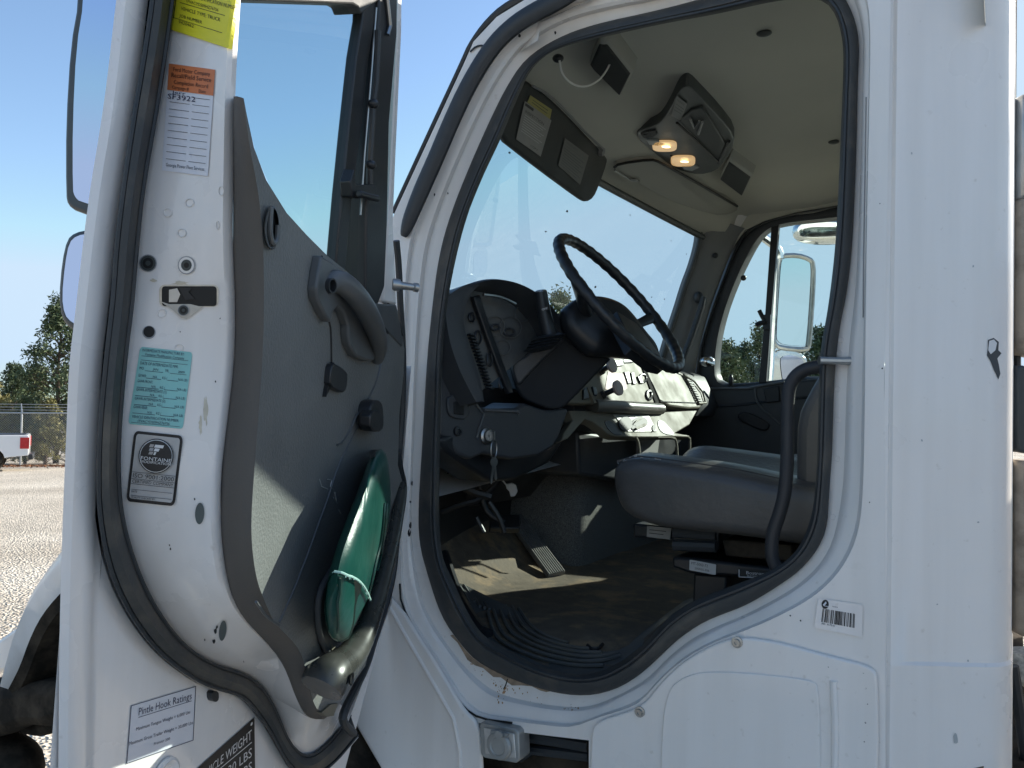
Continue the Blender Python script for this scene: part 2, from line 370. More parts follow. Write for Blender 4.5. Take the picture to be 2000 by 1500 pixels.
L1 = [(1300,-32),(1200,-18),(1099,6),(1040,40),(1000,66),(940,144),(880,264),(845,345),(805,444),(793,520),(789,620),(785,760),(783,900),(782,1050),(784,1180),(817,1237),(853,1290),(890,1352),(908,1382),(940,1402),(1000,1408),(1060,1416),(1120,1422),(1165,1402),(1215,1388),(1252,1372),(1285,1332),(1330,1290),(1390,1256),(1440,1238),(1520,1205),(1600,1160),(1650,1105),(1678,1040),(1686,960),(1689,820),(1691,600),(1694,400),(1698,200),(1701,60),(1694,-10),(1670,-52),(1600,-82),(1500,-80),(1400,-60)]
N = 200
l0 = resample(chaikin(L0), N); li = resample(chaikin(LI), N); l1 = resample(chaikin(L1), N)
def lift2(loop, y): return [YP(y).at(p[0], p[1]) for p in loop]
# outer skin with the door hole
OUT = [(1100,-70),(1024,0),(970,33),(925,81),(907,122),(850,245),(772,413),(745,480),(700,620),(685,900),(680,1150),(655,1330),(682,1392),(745,1500),(790,1590),(946,1590),(943,1480),(936,1412),(1000,1428),(1080,1438),(1150,1446),(1150,1620),(1730,1620),(1727,750),(1740,0),(1748,-105),(1500,-112),(1300,-100),(1180,-90)]
bm = bmesh.new()
hole = [bm.verts.new(P5.at(*p)) for p in l1]; outl = [bm.verts.new(P5.at(*p)) for p in OUT]
ed = [bm.edges.new((a[i], a[(i+1) % len(a)])) for a in (hole, outl) for i in range(len(a))]
bmesh.ops.triangle_fill(bm, use_beauty=True, edges=ed)
g = G(); bm.verts.index_update()
vs = [tuple(v_.co) for v_ in bm.verts]
g.v += vs
for f_ in bm.faces: g.f.append([v_.index for v_ in f_.verts]); g.m.append(0)
bm.free()
skin_surf = Sf(vs, g.f)
# flange: stepped recess the door closes into
rows = [lift2(l1, -.05), lift2(lerp(l1, l0, .06), -.044), lift2(lerp(l1, l0, .10), -.034), lift2(lerp(l1, l0, .34), -.030), lift2(lerp(l1, l0, .48), -.024), lift2(lerp(l1, l0, .60), -.008), lift2(lerp(l1, l0, .80), -.004), lift2(l0, .001), lift2(lerp(l0, li, .5), .02), lift2(li, .05)]
flange_v = [p for r_ in rows for p in r_]
g.grid(rows, closed=True)
fl_surf = Sf([tuple(p) for r_ in rows for p in r_], [[i*N+j, i*N+(j+1) % N, (i+1)*N+(j+1) % N, (i+1)*N+j] for i in range(len(rows)-1) for j in range(N)])
# rear corner: plan profile swept vertically
def pv(px, y): return P5.at(px, 790)[0] if y is None else YP(y).at(px, 790)[0]
xa = pv(1727, None); xb = pv(1741, None)
ch = r0*0.165
prof = [(xa, -.05), (xa+.006, -.047), (xb-.004, -.044), (xb+.002, -.046), (xb+.014, -.041)]
cs = (xb+.014, -.041)
K = np.array(cs)+r0[:2]*.186; rc_ = .07; tl_ = rc_*math.tan(R(30))
for k in (.2, .4, .6, .8, 1.0): q_ = np.array(cs)+(K-r0[:2]*tl_-np.array(cs))*k; prof.append((q_[0], q_[1]))
oc = K-r0[:2]*tl_+np.array([-.5, .866])*rc_
for al in (54, 48, 42, 36, 30, 24, 18, 12, 6, 0): prof.append((oc[0]+rc_*math.cos(R(al)), oc[1]-rc_*math.sin(R(al))))
xr = prof[-1][0]
prof += [(xr, prof[-1][1]+.05), (xr, .3)]
zl = [.85, 1.30, 1.334, 1.337, 1.342, 1.5, 1.8, 2.1, 2.3, 2.4, 2.45, 2.5, 2.6, 2.7, 2.78]
rows = []
for z in zl:
    dpt = .006 if z > 1.338 else 0.0
    rr_ = []
    for k, (x, y) in enumerate(prof):
        lean = .012*max(0, z-1.75)
        inn = dpt*min(1, max(0, (k-3)/2))
        rr_.append((x+.5*-inn*1.0, y+.866*inn+lean, z))
    rows.append(rr_)
g.grid(rows)
cor_surf = Sf([p for r_ in rows for p in r_], [[i*len(prof)+j, i*len(prof)+j+1, (i+1)*len(prof)+j+1, (i+1)*len(prof)+j] for i in range(len(rows)-1) for j in range(len(prof)-1)])
cab = g.obj('cab_shell', WHITE, T, ang=28)
# cab back wall (with window hole), roof, passenger side skin, floor pan, cowl
XB = xr
W = 2.0
g = G()
WZ0, WZ1, WY0, WY1 = 1.82, 2.42, .30, 1.26
for (y0, y1, z0, z1) in ((.1, W, .85, WZ0), (.1, W, WZ1, 2.66), (.1, WY0, WZ0, WZ1), (WY1, W, WZ0, WZ1)):
    g.box((XB-.02, (y0+y1)/2, (z0+z1)/2), .036, y1-y0, z1-z0)
g.obj('cab_back_wall', WHITE, T)
g = G(); g.face([(XB-.02, WY0, WZ0), (XB-.02, WY1, WZ0), (XB-.02, WY1, WZ1), (XB-.02, WY0, WZ1)]); g.obj('rear_window', GLASS, T)
def Xh(y): return -1.10-.15*(1-((y-1.0)/.9)**2)
def zh(y): return 2.46+.08*(1-((y-1.0)/.9)**2)
g = G(); ys = np.linspace(-.045, W+.05, 25); rows = []
for x_, dz in ((None, .02), (-1.0, .12), (-.7, .15), (-.2, .15), (XB-.06, .13), (XB, .0)):
    rr_ = []
    for y in ys:
        e = max(0, abs(y-1.0)-.8)/.25
        xx = Xh(min(max(y, .02), W-.02))-.03+.26*e*e if x_ is None else x_+.16*e*e*(x_ < -.9)
        zz = zh(min(max(y, .1), W-.1))+dz if x_ is None else 2.54+dz
        rr_.append((xx, max(y, .03) if (x_ is not None and x_ > -.15) else y, max(zz-.13*e*e, 2.5)))
    rows.append(rr_)
g.grid(rows); g.obj('roof', WHITE, T)
# hidden front: firewall + floor pan + hood cowl (all real, mostly behind the dash)
g = G()
g.box((-1.62, 1.0, 1.45), .04, 2.0, .75); g.box((-.8, 1.0, 1.10), 1.65, 1.98, .05)
g.box((-.8, .04, 1.05), 1.5, .05, .14)
g.obj('floor_pan', UNDER, T)

# ---- door opening seal
rows = [lift2(lerp(l0, li, -.05), .003), lift2(l0, -.008), lift2(lerp(l0, li, .25), -.022), lift2(lerp(l0, li, .55), -.024), lift2(lerp(l0, li, .8), -.012), lift2(li, .006), lift2(lerp(l0, li, .97), .018), lift2(lerp(l0, li, .7), .03)]
G().grid(rows, closed=True).obj('door_opening_seal', RUBD, T, ang=60)
# pinch seam line inside the seal
g = G(); lm = lerp(l0, li, .72); g.tube([YP(-.019).at(*p) for p in lm], .0035, 6, closed=True); g.obj('seal_lip', RUBBER, T)

# ---- A-pillar weatherstrip and windshield edge
WS = [(1125,-22),(1086,3),(1040,26),(1000,52),(960,92),(916,163),(880,240),(853,305),(826,365),(803,420),(788,462)]
a_ = [YP(-.058).at(*p) for p in WS]
G().tube(a_, [.021]*9+[.018, .007], 10, smooth=2, sq=.6, up=(0, 1, 0)).obj('weatherstrip', RUBBER, T)
GE = [(1120,-70),(1030,-10),(968,28),(922,80),(903,124),(846,246),(768,416)]
g = G(); g.tube([YP(-.036).at(*p) for p in GE], [.01]*3+[.006]*4, 8, smooth=2); g.obj('windshield_moulding', RUBBER, T)
g = G(); g.tube([YP(-.053).at(*p) for p in [(918,101),(930,90),(944,88),(952,96)]], .002, 6, smooth=1); g.obj('pillar_joint', RUBBER, T)

# ---- cowl panel crease, wheel liner, lower sill
g = G()
pan = [(650,1120),(720,1130),(781,1185),(815,1240),(850,1294),(887,1356),(905,1386),(934,1413),(941,1480),(945,1600),(795,1600),(745,1502),(682,1394),(655,1330)]
g.prism(chaikin(pts(YP(-.062), pan), 1), (0, .011, 0)); g.obj('cowl_side_panel', WHITE, T, bevel=.006, seg=3)
g = G(); lin = [(560,1560),(600,1500),(640,1440),(668,1392),(690,1402),(745,1502),(800,1600),(640,1700)]
g.prism(pts(YP(-.04), lin), (0, .5, 0)); g.obj('wheel_arch_liner', mat('liner', (.03, .036, .042), .6, noise=.2, nscale=20), T, bevel=.01)
g = G(); g.prism(pts(YP(.03), [(930,1400),(1230,1400),(1260,1700),(930,1700)]), (0, .3, 0)); g.obj('underbody', UNDER, T)
g = G(); g.tube([YP(.0).at(*p) for p in [(1010,1436),(1080,1446),(1150,1458)]], .012, 8); g.tube([YP(.0).at(*p) for p in [(1015,1480),(1040,1465),(1150,1478)]], .01, 8); g.obj('underbody_pipe', RUBBER, T)
bp_ = [(1152,1432),(1166,1408),(1218,1393),(1256,1376),(1288,1335),(1330,1294),(1388,1260),(1440,1243),(1520,1254),(1620,1282),(1705,1302),(1716,1330),(1714,1640),(1152,1640)]
g = G(); g.prism(chaikin(pts(YP(-.060), bp_), 2), (0, .009, 0)); g.obj('bolted_sill_panel', WHITE, T, bevel=.004, seg=3)
g = G(); g.prism(chaikin(pts(YP(-.064), [(1300,1350),(1340,1318),(1400,1310),(1585,1326),(1602,1345),(1602,1640),(1290,1640),(1290,1460)]), 2), (0, .004, 0)); g.obj('sill_panel_pressing', WHITE, T, bevel=.003, seg=3)
g = G(); g.tube([YP(-.061).at(*p) for p in [(1628,1330),(1632,1420),(1630,1520),(1630,1640)]], .006, 8, smooth=1); g.obj('sill_panel_rib', WHITE, T)
for (x, y) in [(1440, 1254), (1250, 1390)]:
    c = YP(-.06).at(x, y)
    g = G(); g.lathe(c, (0, -1, 0), [(0, .010), (.003, .010), (.0035, .0065), (.009, .0065), (.009, .003), (.006, .003), (.006, 0)], 14); g.obj('panel_bolt', STEEL, T, ang=25)
g = G(); g.tube([YP(-.0535).at(p[0], p[1]) for p in [(781,1140),(783,1180),(816,1240),(851,1294),(888,1355),(906,1383),(938,1404),(1000,1412)]], .0022, 6, smooth=1); g.obj('cowl_gap', HOLE, T)
g = G(); g.tube([YP(-.0625).at(p[0], p[1]) for p in [(742,1150),(800,1255),(850,1340),(898,1424),(900,1600)]], .0045, 8, smooth=1); g.obj('cowl_crease', WHITE, T)
# dirty seam at the bottom of the opening
ids = [i for i, p in enumerate(l0) if 1235 < p[1] and p[0] < 1080]
g = G(); seq = [l0[i] for i in ids]
pa = [fl_surf.at(p[0]-2, p[1]+1, .001) for p in seq]; pb = [fl_surf.at(p[0]-5+random.uniform(-6, 3), p[1]+7+random.uniform(-6, 6), .001) for p in seq]
g.grid([[a for a, b in zip(pa, pb) if a is not None and b is not None], [b for a, b in zip(pa, pb) if a is not None and b is not None]])
g.obj('rust_stain', RUST, T)
rs_ = random.Random(5); RUS2 = mat('orange_rust', (.40, .25, .13), .9, noise=.3, nscale=80)
spots = [(977+rs_.gauss(0, 7), 1350+rs_.gauss(0, 10), rs_.uniform(.6, 2.6)) for _ in range(22)]+[(rs_.uniform(915, 1060), 0, rs_.uniform(.5, 1.6)) for _ in range(26)]+[(1112+rs_.gauss(0, 9), 1384+rs_.gauss(0, 4), rs_.uniform(.5, 1.8)) for _ in range(9)]
for cx, cy, sz in spots:
    if cy == 0: cy = np.interp(cx, [915, 985, 1060], [1288, 1336, 1356])+abs(rs_.gauss(0, 9))
    q = [fl_surf.at(cx+sz*rs_.uniform(.5, 1)*math.cos(k*.9), cy+1.5*sz*rs_.uniform(.5, 1)*math.sin(k*.9), .0009) for k in range(7)]
    if all(p is not None for p in q): g = G(); g.face(q); g.obj('rust_spot', RUS2 if sz > 1 else RUST, T)
g = G()

g = G(); g.tube([fl_surf.at(*p, .001) for p in [(992,1326),(988,1338),(984,1346)]], .0012, 5); g.obj('sill_crack', HOLE, T)
# scratch chips along the hinge flange and on the rear corner
for (x, y, w_, h_) in [(804,944,3,6),(801,980,2,3),(801,1026,3,8),(799,1040,4,9),(1085,64,3,4),(826,1290,3,4),(1015,70,3,5),(875,378,2,3),(849,380,2,4)]:
    q = [fl_surf.at(x+w_*math.cos(k*.9)*random.uniform(.6, 1), y+h_*math.sin(k*.9)*random.uniform(.6, 1), .001) for k in range(7)]
    q = [p for p in q if p is not None]
    if len(q) > 3: g = G(); g.face(q); g.obj('paint_chip', INK, T)
g = G(); ring = [(1929,664),(1940,660),(1950,668),(1949,684),(1955,690),(1947,700),(1950,712),(1953,730),(1949,741),(1941,724),(1934,706),(1927,694),(1929,680)]
g.face([cor_surf.at(*p, .001) for p in ring]); g.obj('paint_chip', mat('bare_metal_chip', (.06, .065, .07), .6), T)
g = G(); g.face([cor_surf.at(*p, .0016) for p in [(1931,666),(1940,663),(1946,670),(1943,684),(1934,692),(1929,684)]]); g.obj('paint_chip', LETW, T)
for (x, y) in [(1688,1312),(1693,1342),(1696,1372),(1692,1408),(1690,1445),(1574,1396),(1579,1438),(1566,1210),(1546,1200),(1742,1383),(1740,1437),(1720,400),(1725,720),(1700,980),(1620,1300)]:
    p = skin_surf.at(x, y, .010)
    if p is not None: g = G(); k_ = random.uniform(.4, 1.0); g.face([p+k_*.0024*(math.cos(t)*np.array([1, 0, 0])*random.uniform(.5, 1)+math.sin(t)*ez*random.uniform(.5, 1)) for t in np.arange(0, 6.2, .9)]); g.obj('paint_chip', INK, T)
for (x, y, w_, h_) in [(1866,1442,5,16),(1780,300,2,3),(1900,520,2,3),(1830,1180,2,2),(1910,1020,3,2),(1800,860,2,3),(1890,1290,2,3)]:
    q = [cor_surf.at(x+w_*math.cos(k*.6)*random.uniform(.6, 1), y+h_*math.sin(k*.6)*random.uniform(.6, 1), .0012) for k in range(10)]
    if all(p is not None for p in q): g = G(); g.face(q); g.obj('body_scuff', mat('grey_scuff', (.42, .44, .44), .6), T)
# spot-weld dimples on the rear flange
for (x, y) in [(1633,760),(1633,820),(1633,896),(1624,1010),(1640,664),(1637,690),(1690,640),(1665,1150)]:
    p = fl_surf.at(x+3, y, .0008)
    if p is not None:
        q = [fl_surf.at(x+3+5*math.cos(k*.52), y+5.5*math.sin(k*.52), .0008) for k in range(12)]
        if all(k is not None for k in q): G().tube(q, .0006, 5, closed=True).obj('spot_weld', WHITE2, T)
# VIN-like seam on flange and striker bolt
g = G(); g.tube([fl_surf.at(*p, .0005) for p in [(1692,190),(1690,330),(1687,500),(1686,620)] if fl_surf.at(*p) is not None], .0013, 5); g.obj('flange_seam', mat('seam_grey', (.3, .3, .3), .8), T)  # thin grey line along the seam
st_ = YP(-.012).at(1675, 705)
g = G(); g.lathe(st_+np.array([0, .012, 0]), (0, -1, 0), [(0, 0), (0, .024), (.005, .024), (.005, .012)], 16); g.tube([st_, st_+np.array([-.03, -.012, 0]), st_+np.array([-.058, -.03, 0])], [.008, .0065, .0075], 10)
g.obj('door_striker', STEEL, T)

# ---- barcode decal on sill
decal('barcode_label', cab, [(1598,1168),(1685,1181),(1684,1245),(1590,1226)], Pl((0, -.052, 0), (0, 1, 0)), [WHITE2, INK, PAPW],
      [('p', [(.17+.08*math.cos(k*.449), .17+.15*math.sin(k*.449)) for k in range(14)], 1), ('p', [(.12, .2), (.18, .07), (.2, .13), (.15, .24)], (2, 1)), ('r', .15, .215, .24, .235, (2, 1)), ('t', '10456', .33, .22, .035, .12, 1), ('t', 'ARI  4172-01', .14, .84, .06, .28, 1)] +
      [('r', .13+x*.0085, .32+.0, .13+x*.0085+w_*.0085, .76, 1) for x, w_ in ((0, 2), (3, 1), (7, 3), (11, 1), (13, 2), (17, 1), (21, 1), (23, 2), (27, 2), (32, 2), (35, 3), (39, 2), (42, 3), (46, 2), (49, 2), (53, 1), (56, 3), (62, 1), (65, 2), (70, 3), (74, 1), (78, 2), (81, 1.5))], base=rrect(0, 0, 1, 1, .06))

# ---- trailer socket box under the sill
c = [(938,1413),(966,1411),(1014,1428),(1016,1485),(990,1496),(941,1482)]
c = [(936,1414),(942,1410),(1006,1424),(1013,1431),(1015,1484),(1008,1491),(946,1481),(939,1474)]
g = G(); g.prism(pts(YP(-.072), c), (0, .045, 0)); sb = g.obj('socket_box', SILV, T, bevel=.003)
g = G(); g.prism([p for p in pts(YP(-.0755), [(944,1420),(1004,1433),(1007,1482),(947,1473)])], (0, .004, 0)); g.obj('socket_plate', mat('bright_zinc', (.55, .55, .53), .4, metal=.6, noise=.15, nscale=40), sb, bevel=.002)
g = G(); cc = YP(-.0765).at(976, 1456); g.lathe(cc, (0, -1, 0), [(0, .028), (.004, .028), (.008, .025), (.009, .018), (.007, .016), (.007, 0)], 24); g.obj('socket_cap', SILV, sb)
g = G(); g.tube([YP(-.09).at(*p) for p in [(960,1430),(976,1430),(992,1437)]], .005, 8); g.lathe(YP(-.1).at(976, 1434), (0, -1, 0), [(0, .008), (.006, .008), (.006, 0)], 10); g.obj('cap_hinge', SILV, sb)

# ================================================================== DRIVER DOOR
PHI = R(77)
dU = np.array([math.cos(PHI), -math.sin(PHI), 0]); dn_ = np.array([math.sin(PHI), math.cos(PHI), 0])
dN = dn_-.065*ez; dN /= np.linalg.norm(dN); dZ = np.cross(dN, dU); dZ *= math.copysign(1, dZ[2])
dO = np.array([-1.156, -.05, 1.75])
def D(u, n, z): return dO+dU*u+dN*n+dZ*z
def DP(a, b=0.0): return Pl(dO+dN*a, dN-dU*b)            # plane n = a + b*u
def door_uz(P): q = P-dO; return q@dU, q@dZ
TR = DP(.0164, .188); BX = DP(.0169, .13)
FLG = DP(.015)
skinL = [(248,-120),(232,0),(210,200),(176,400),(154,600),(140,710),(134,870),(128,1010),(122,1200),(119,1500),(118,1700)]
TRI = [((306,-120),(350,-120),(478,-120)),((294,4),(338,0),(470,0)),((275,130),(318,140),(461,140)),((256,240),(302,240),(458,240)),((236,380),(279,370),(456,360)),((224,480),(267,490),(454,470)),((217,590),(258,600),(460,590)),((205,690),(246,690),(459,690)),((192,830),(235,815),(444,830)),((189,930),(231,905),(432,915)),((190,1000),(236,1000),(430,1000)),((204,1091),(258,1085),(437,1100)),((230,1165),(292,1168),(456,1175)),((276,1240),(340,1240),(486,1219)),((320,1288),(384,1280),(515,1248)),((380,1332),(432,1304),(538,1274)),((424,1350),(468,1313),(549,1290)),((472,1360),(500,1330),(560,1312)),((496,1388),(524,1358),(571,1342)),((524,1424),(545,1402),(583,1375)),((548,1468),(562,1446),(596,1397)),((566,1500),(584,1472),(612,1405)),((600,1530),(607,1478),(630,1405)),((650,1500),(642,1452),(648,1397)),((700,1440),(684,1396),(664,1375))]
sealL, boxL, boxR = ([t[k] for t in TRI] for k in range(3))
def presample(lists, n):        # resample open polylines together so that matching corners stay matched
    Q = [chaikin(l, 2, False) for l in lists]
    A = [np.array(q) for q in Q]; d = np.r_[0, np.cumsum(np.linalg.norm(np.diff(A[0], axis=0), axis=1))]
    t = np.linspace(0, d[-1], n)
    return [[np.array([np.interp(x, d, a_[:, 0]), np.interp(x, d, a_[:, 1])]) for x in t] for a_ in A]
M_ = 110
sk = resample(chaikin(skinL, 2, False), M_, False); sL, bL, bR = presample((sealL, boxL, boxR), M_)
def rim(lst, pl): return [pl.at(p[0], p[1]) for p in lst]
# outer skin + hem flange: flat sheet from trailing edge to hinge, below the window line and around it
g = G()
def dface(P, mi=0): g.face(P, mi)
zt, zb = .78, -.62
uz = [door_uz(DP(0).at(p[0], p[1])) for p in sk]
hem = [D(u, -.004, z) for u, z in uz]
g.grid([[D(u-.03, -.008, z) for u, z in uz], hem, [D(u-.004, .006, z) for u, z in uz], [D(u-.016, .011, z) for u, z in uz], [D(u-.032, .012, z) for u, z in uz], [D(u-.036, .0095, z) for u, z in uz], [D(u-.045, .0105, z) for u, z in uz]])
# flange sheet between hem and seal (and below the seal down to the door bottom)
sf = rim(sL, FLG)
hi = [D(u-.045, .0105, z) for u, z in uz]
poly = [p for p in hi]
low = [D(.93, .0105, -.85), D(.46, .0105, -.85)]
seal_uz = [door_uz(p) for p in sf]
P = poly[:-8]+low+[D(u, .0105, z) for u, z in reversed(seal_uz)]
g.face(P)
flg_s = DP(.0105)
# outer skin
sk_u = [D(u-.005, -.008, z) for u, z in uz]
top_open = [D(.90, -.008, .10), D(.10, -.008, .10)]
g.face([D(.93, -.008, -.85), D(.945, -.008, .08), D(.0, -.008, .08), D(.0, -.008, -.45), D(.2, -.008, -.85)])
# box: side wall from seal line to trim edge
b1 = rim(bL, DP(.02)); b0 = rim(sL, DP(.0115))
mid = [p-np.array([20, 0])*(1 if i < 70 else max(0, 1-(i-70)/20)) for i, p in enumerate(bR)]
b2 = rim(mid, DP(.012, .13)); b3 = rim(lerp(mid, bR, .55), DP(.0165, .13)); b4 = rim(bR, DP(.0169, .13))
g.grid([b0, b1, [a*.5+c_*.5 for a, c_ in zip(b1, b2)], b2, b3, b4, [p-dU*.01-dN*.05 for p in b4]])
box_s = Sf([tuple(p) for r_ in (b0, b1, b2, b3, b4) for p in r_], [[i*M_+j, i*M_+j+1, (i+1)*M_+j+1, (i+1)*M_+j] for i in range(4) for j in range(M_-1)])
door = g.obj('driver_door', WHITE2, T, ang=40)
# window frame: upper door structure (white rear post is part of the box); header and front post
# seal on the door
wl = rim(lerp(sL, bL, .02), DP(.013)); w2 = rim(lerp(sL, bL, .22), DP(.034)); w3 = rim(lerp(sL, bL, .55), DP(.041)); w4 = rim(lerp(sL, bL, .86), DP(.034)); w5 = rim(lerp(sL, bL, 1.0), DP(.02))
k0 = M_
G().grid([wl, w2, w3, w4, w5]).obj('door_seal', RUBD, door, ang=50)
g = G(); sp_ = lerp(sL, bL, .97); g.tube(rim(sp_, DP(.03)), .003, 6); g.tube(rim(lerp(sL, bL, .1), DP(.03)), .003, 6); g.obj('seal_lip', RUBBER, door)
# trim panel
bend = [(476,192),(481,240),(490,300),(502,360),(510,420),(515,500),(516,600),(513,700),(506,800),(498,900),(491,1000),(491,1060),(500,1130),(518,1178),(536,1218),(560,1240),(585,1268),(596,1300),(606,1350),(616,1385),(632,1392)]
edge = [(458,192),(457,240),(456,300),(456,360),(455,420),(455,500),(460,600),(458,700),(447,800),(434,900),(430,1000),(434,1070),(446,1148),(470,1202),(506,1240),(540,1277),(560,1312),(577,1362),(596,1397),(614,1405),(632,1405)]
nb_ = 80
be, eg = presample((bend, edge), nb_)
g = G()
E1 = rim(eg, BX); B1 = rim(be, TR)
TRIME = mat('shade_toned_edge_plastic', (.115, .105, .095), .6, noise=.08, nscale=8, bump=.25, bscale=330, spec=.2)  # same plastic as the trim; shade on the edge strip put into its colour
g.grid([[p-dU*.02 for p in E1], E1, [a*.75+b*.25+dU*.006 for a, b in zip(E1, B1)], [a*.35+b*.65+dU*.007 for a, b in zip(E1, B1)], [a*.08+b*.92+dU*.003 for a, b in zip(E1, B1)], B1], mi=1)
topl = [(476,192),(482,224),(496,288),(520,352),(560,416),(600,460),(640,500),(680,532),(720,572),(732,592)]
right = [(648,1396),(664,1375),(690,1335),(714,1300),(729,1235),(751,1178),(766,1121),(770,1047),(783,979),(787,946),(777,908),(779,858),(780,810),(788,732),(790,682),(786,659),(774,596),(732,593)]
face = [(p[0], p[1]) for p in be]+right+[p for p in topl[::-1]][:-1]
fp = [TR.at(*p) for p in face]
g.face(fp)
trim_s = TR
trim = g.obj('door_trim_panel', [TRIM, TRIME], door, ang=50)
# back edge thickness of the trim toward the hinge
g = G(); rp = [TR.at(*p) for p in right]; g.grid([rp, [p-dN*.03-dU*.012 for p in rp]]); tp = [TR.at(*p) for p in topl[4:]]; g.grid([tp, [p-dN*.05 for p in tp]]); g.obj('trim_edge', TRIMS, door)
# inner hinge-side structure of the door (white steel) behind the trim
g = G(); hs = [D(.02, -.006, .08), D(.02, -.006, -.45), D(.26, -.006, -.62), D(.26, .05, -.60), D(.05, .02, -.43), D(.05, .02, .08)]
g.face([D(.02, -.006, .08), D(.02, -.006, -.45), D(.05, .02, -.43), D(.05, .02, .08)]); g.face([D(.02, -.006, -.45), D(.26, -.006, -.64), D(.26, .04, -.62), D(.05, .02, -.43)])
g.face([D(.05, .006, .08), D(.05, .006, -.43), D(.3, .006, -.62), D(.6, .006, -.5), D(.85, .006, -.2), D(.85, .006, .1)])
g.obj('hinge_frame', WHITE2, door)
# relief on the trim
TRo = lambda k: Pl(TR.p0+TR.n*k, TR.n)
g = G()
pod = q5([(105,70),(180,115),(270,190),(380,320),(470,440),(520,530),(500,680),(470,800),(420,805),(340,770),(300,690),(290,620),(292,560),(260,470),(215,425),(180,470),(165,540),(120,470),(75,370),(68,300),(85,180)])
g.prism(pts(TRo(.014), pod), -TR.n*.016); pod_o = g.obj('handle_pod', TRIMS, door, bevel=.004, seg=3)
g = G(); g.prism(chaikin(pts(TRo(.002), q5([(300,480),(330,520),(420,600),(500,610),(500,690),(470,790),(410,780),(340,740),(305,660),(297,560)])), 1), -TR.n*.004); g.obj('handle_recess', mat('recess_plastic', (.045, .05, .052), .5), pod_o)
g = G(); hp = [(632,560),(655,545),(684,562),(712,598),(733,640),(742,672),(737,700)]
g.tube([TRo(o_).at(*p) for p, o_ in zip(hp, (.008, .016, .03, .036, .034, .024, .006))], [.012, .016, .017, .017, .016, .015, .012], 14, smooth=2); g.obj('pull_handle', TRIMS, door)
g = G(); c = TRo(.0295).at(648, 558); g.lathe(c, TR.n+dU*.25, [(-.006, 0), (-.006, .0075), (.002, .0085), (.002, .0105), (-.004, .011)], 16); g.obj('screw_hole', BLK, pod_o)
g = G(); g.prism(chaikin(pts(TRo(.010), q5([(175,830),(200,820),(270,870),(286,900),(275,1010),(245,1028),(160,980),(165,900)])), 1), -TR.n*.012); g.obj('door_lock_lever', BLK, door, bevel=.002)
g = G(); g.prism(pts(TRo(.006), q5([(183,815),(190,815),(168,980),(132,1055),(140,1000),(160,920)])), -TR.n*.008); g.obj('lever_slot', HOLE, door)
g = G(); g.prism(chaikin(pts(TRo(.022), q5([(450,1100),(490,1072),(525,1090),(535,1160),(535,1280),(500,1302),(440,1290),(435,1200)])), 1), -TR.n*.024); g.prism(chaikin(pts(TRo(.030), q5([(445,1150),(530,1150),(530,1300),(440,1295)])), 1), -TR.n*.02); g.obj('window_crank', BLK, door, bevel=.003)
def crease(name, P, r_=.0022, off=.0008, mt=None, par=None, sm=2): 
    g = G(); g.tube([TRo(off).at(*p) for p in P], r_, 6, smooth=sm); return g.obj(name, mt or TRIMS, par or door)
crease('trim_crease', q5([(528,570),(532,700),(500,900),(430,1070),(340,1180),(300,1290),(240,1380),(205,1388)]))
crease('trim_crease', [(722,790),(700,830),(680,870),(660,910),(640,975),(622,1022),(605,1072),(590,1110),(575,1150),(545,1216)], .0016, .0006)
crease('trim_crease', [(500,1175),(520,1205),(545,1222)], .002, .0006)
crease('trim_split', q5([(103,70),(92,170),(72,290),(78,365),(160,530),(168,640),(170,820)]), .0016, .001, BLK)
# small upper corner panel by the hinge, reveal lever and stop
g = G(); g.prism(pts(TRo(.003), q5([(470,402),(620,410),(664,640),(666,708),(540,575)])), -TR.n*.01); g.obj('corner_trim', TRIMS, door, bevel=.003)
g = G(); g.prism(pts(TRo(.005), q5([(470,402),(530,575),(545,600),(575,615),(560,590),(545,570)])), -TR.n*.004); g.obj('trim_gap', HOLE, door)
# speaker grille slot in the trim
g = G(); c0 = np.array([531, 445]); el = [(c0[0]+15*math.cos(a)+2*math.sin(a), c0[1]+43*math.sin(a)-6*math.cos(a)) for a in np.linspace(0, 2*math.pi, 28, endpoint=False)]
ei = [(c0[0]+2+10*math.cos(a), c0[1]+34*math.sin(a)-4*math.cos(a)) for a in np.linspace(0, 2*math.pi, 28, endpoint=False)]
g.grid([pts(TRo(.0005), el), pts(TRo(.007), lerp(el, ei, .35)), pts(TRo(.006), lerp(el, ei, .7)), pts(TRo(-.004), ei)], closed=True); g.obj('speaker_ring', TRIMS, door)
g = G(); g.face(pts(TRo(.0018), ei)); g.obj('speaker_opening', BLK, door)
g = G(); g.tube([TRo(.006).at(*p) for p in [(529,405),(527,430),(527,460),(533,478),(541,470),(543,440)]], .0035, 8, smooth=2); g.obj('speaker_lip', TRIMS, door)
# scuffs on the trim
g = G()
for P in ([(624,936),(628,950),(640,955)], [(640,936),(648,938),(645,950),(650,955)], [(652,972),(658,985),(654,962)], [(662,996),(666,1004)]):
    g.tube([TRo(.0006).at(*p) for p in P], .0008, 4)
g.obj('trim_scuff', mat('scuff', (.4, .42, .42), .7), door)
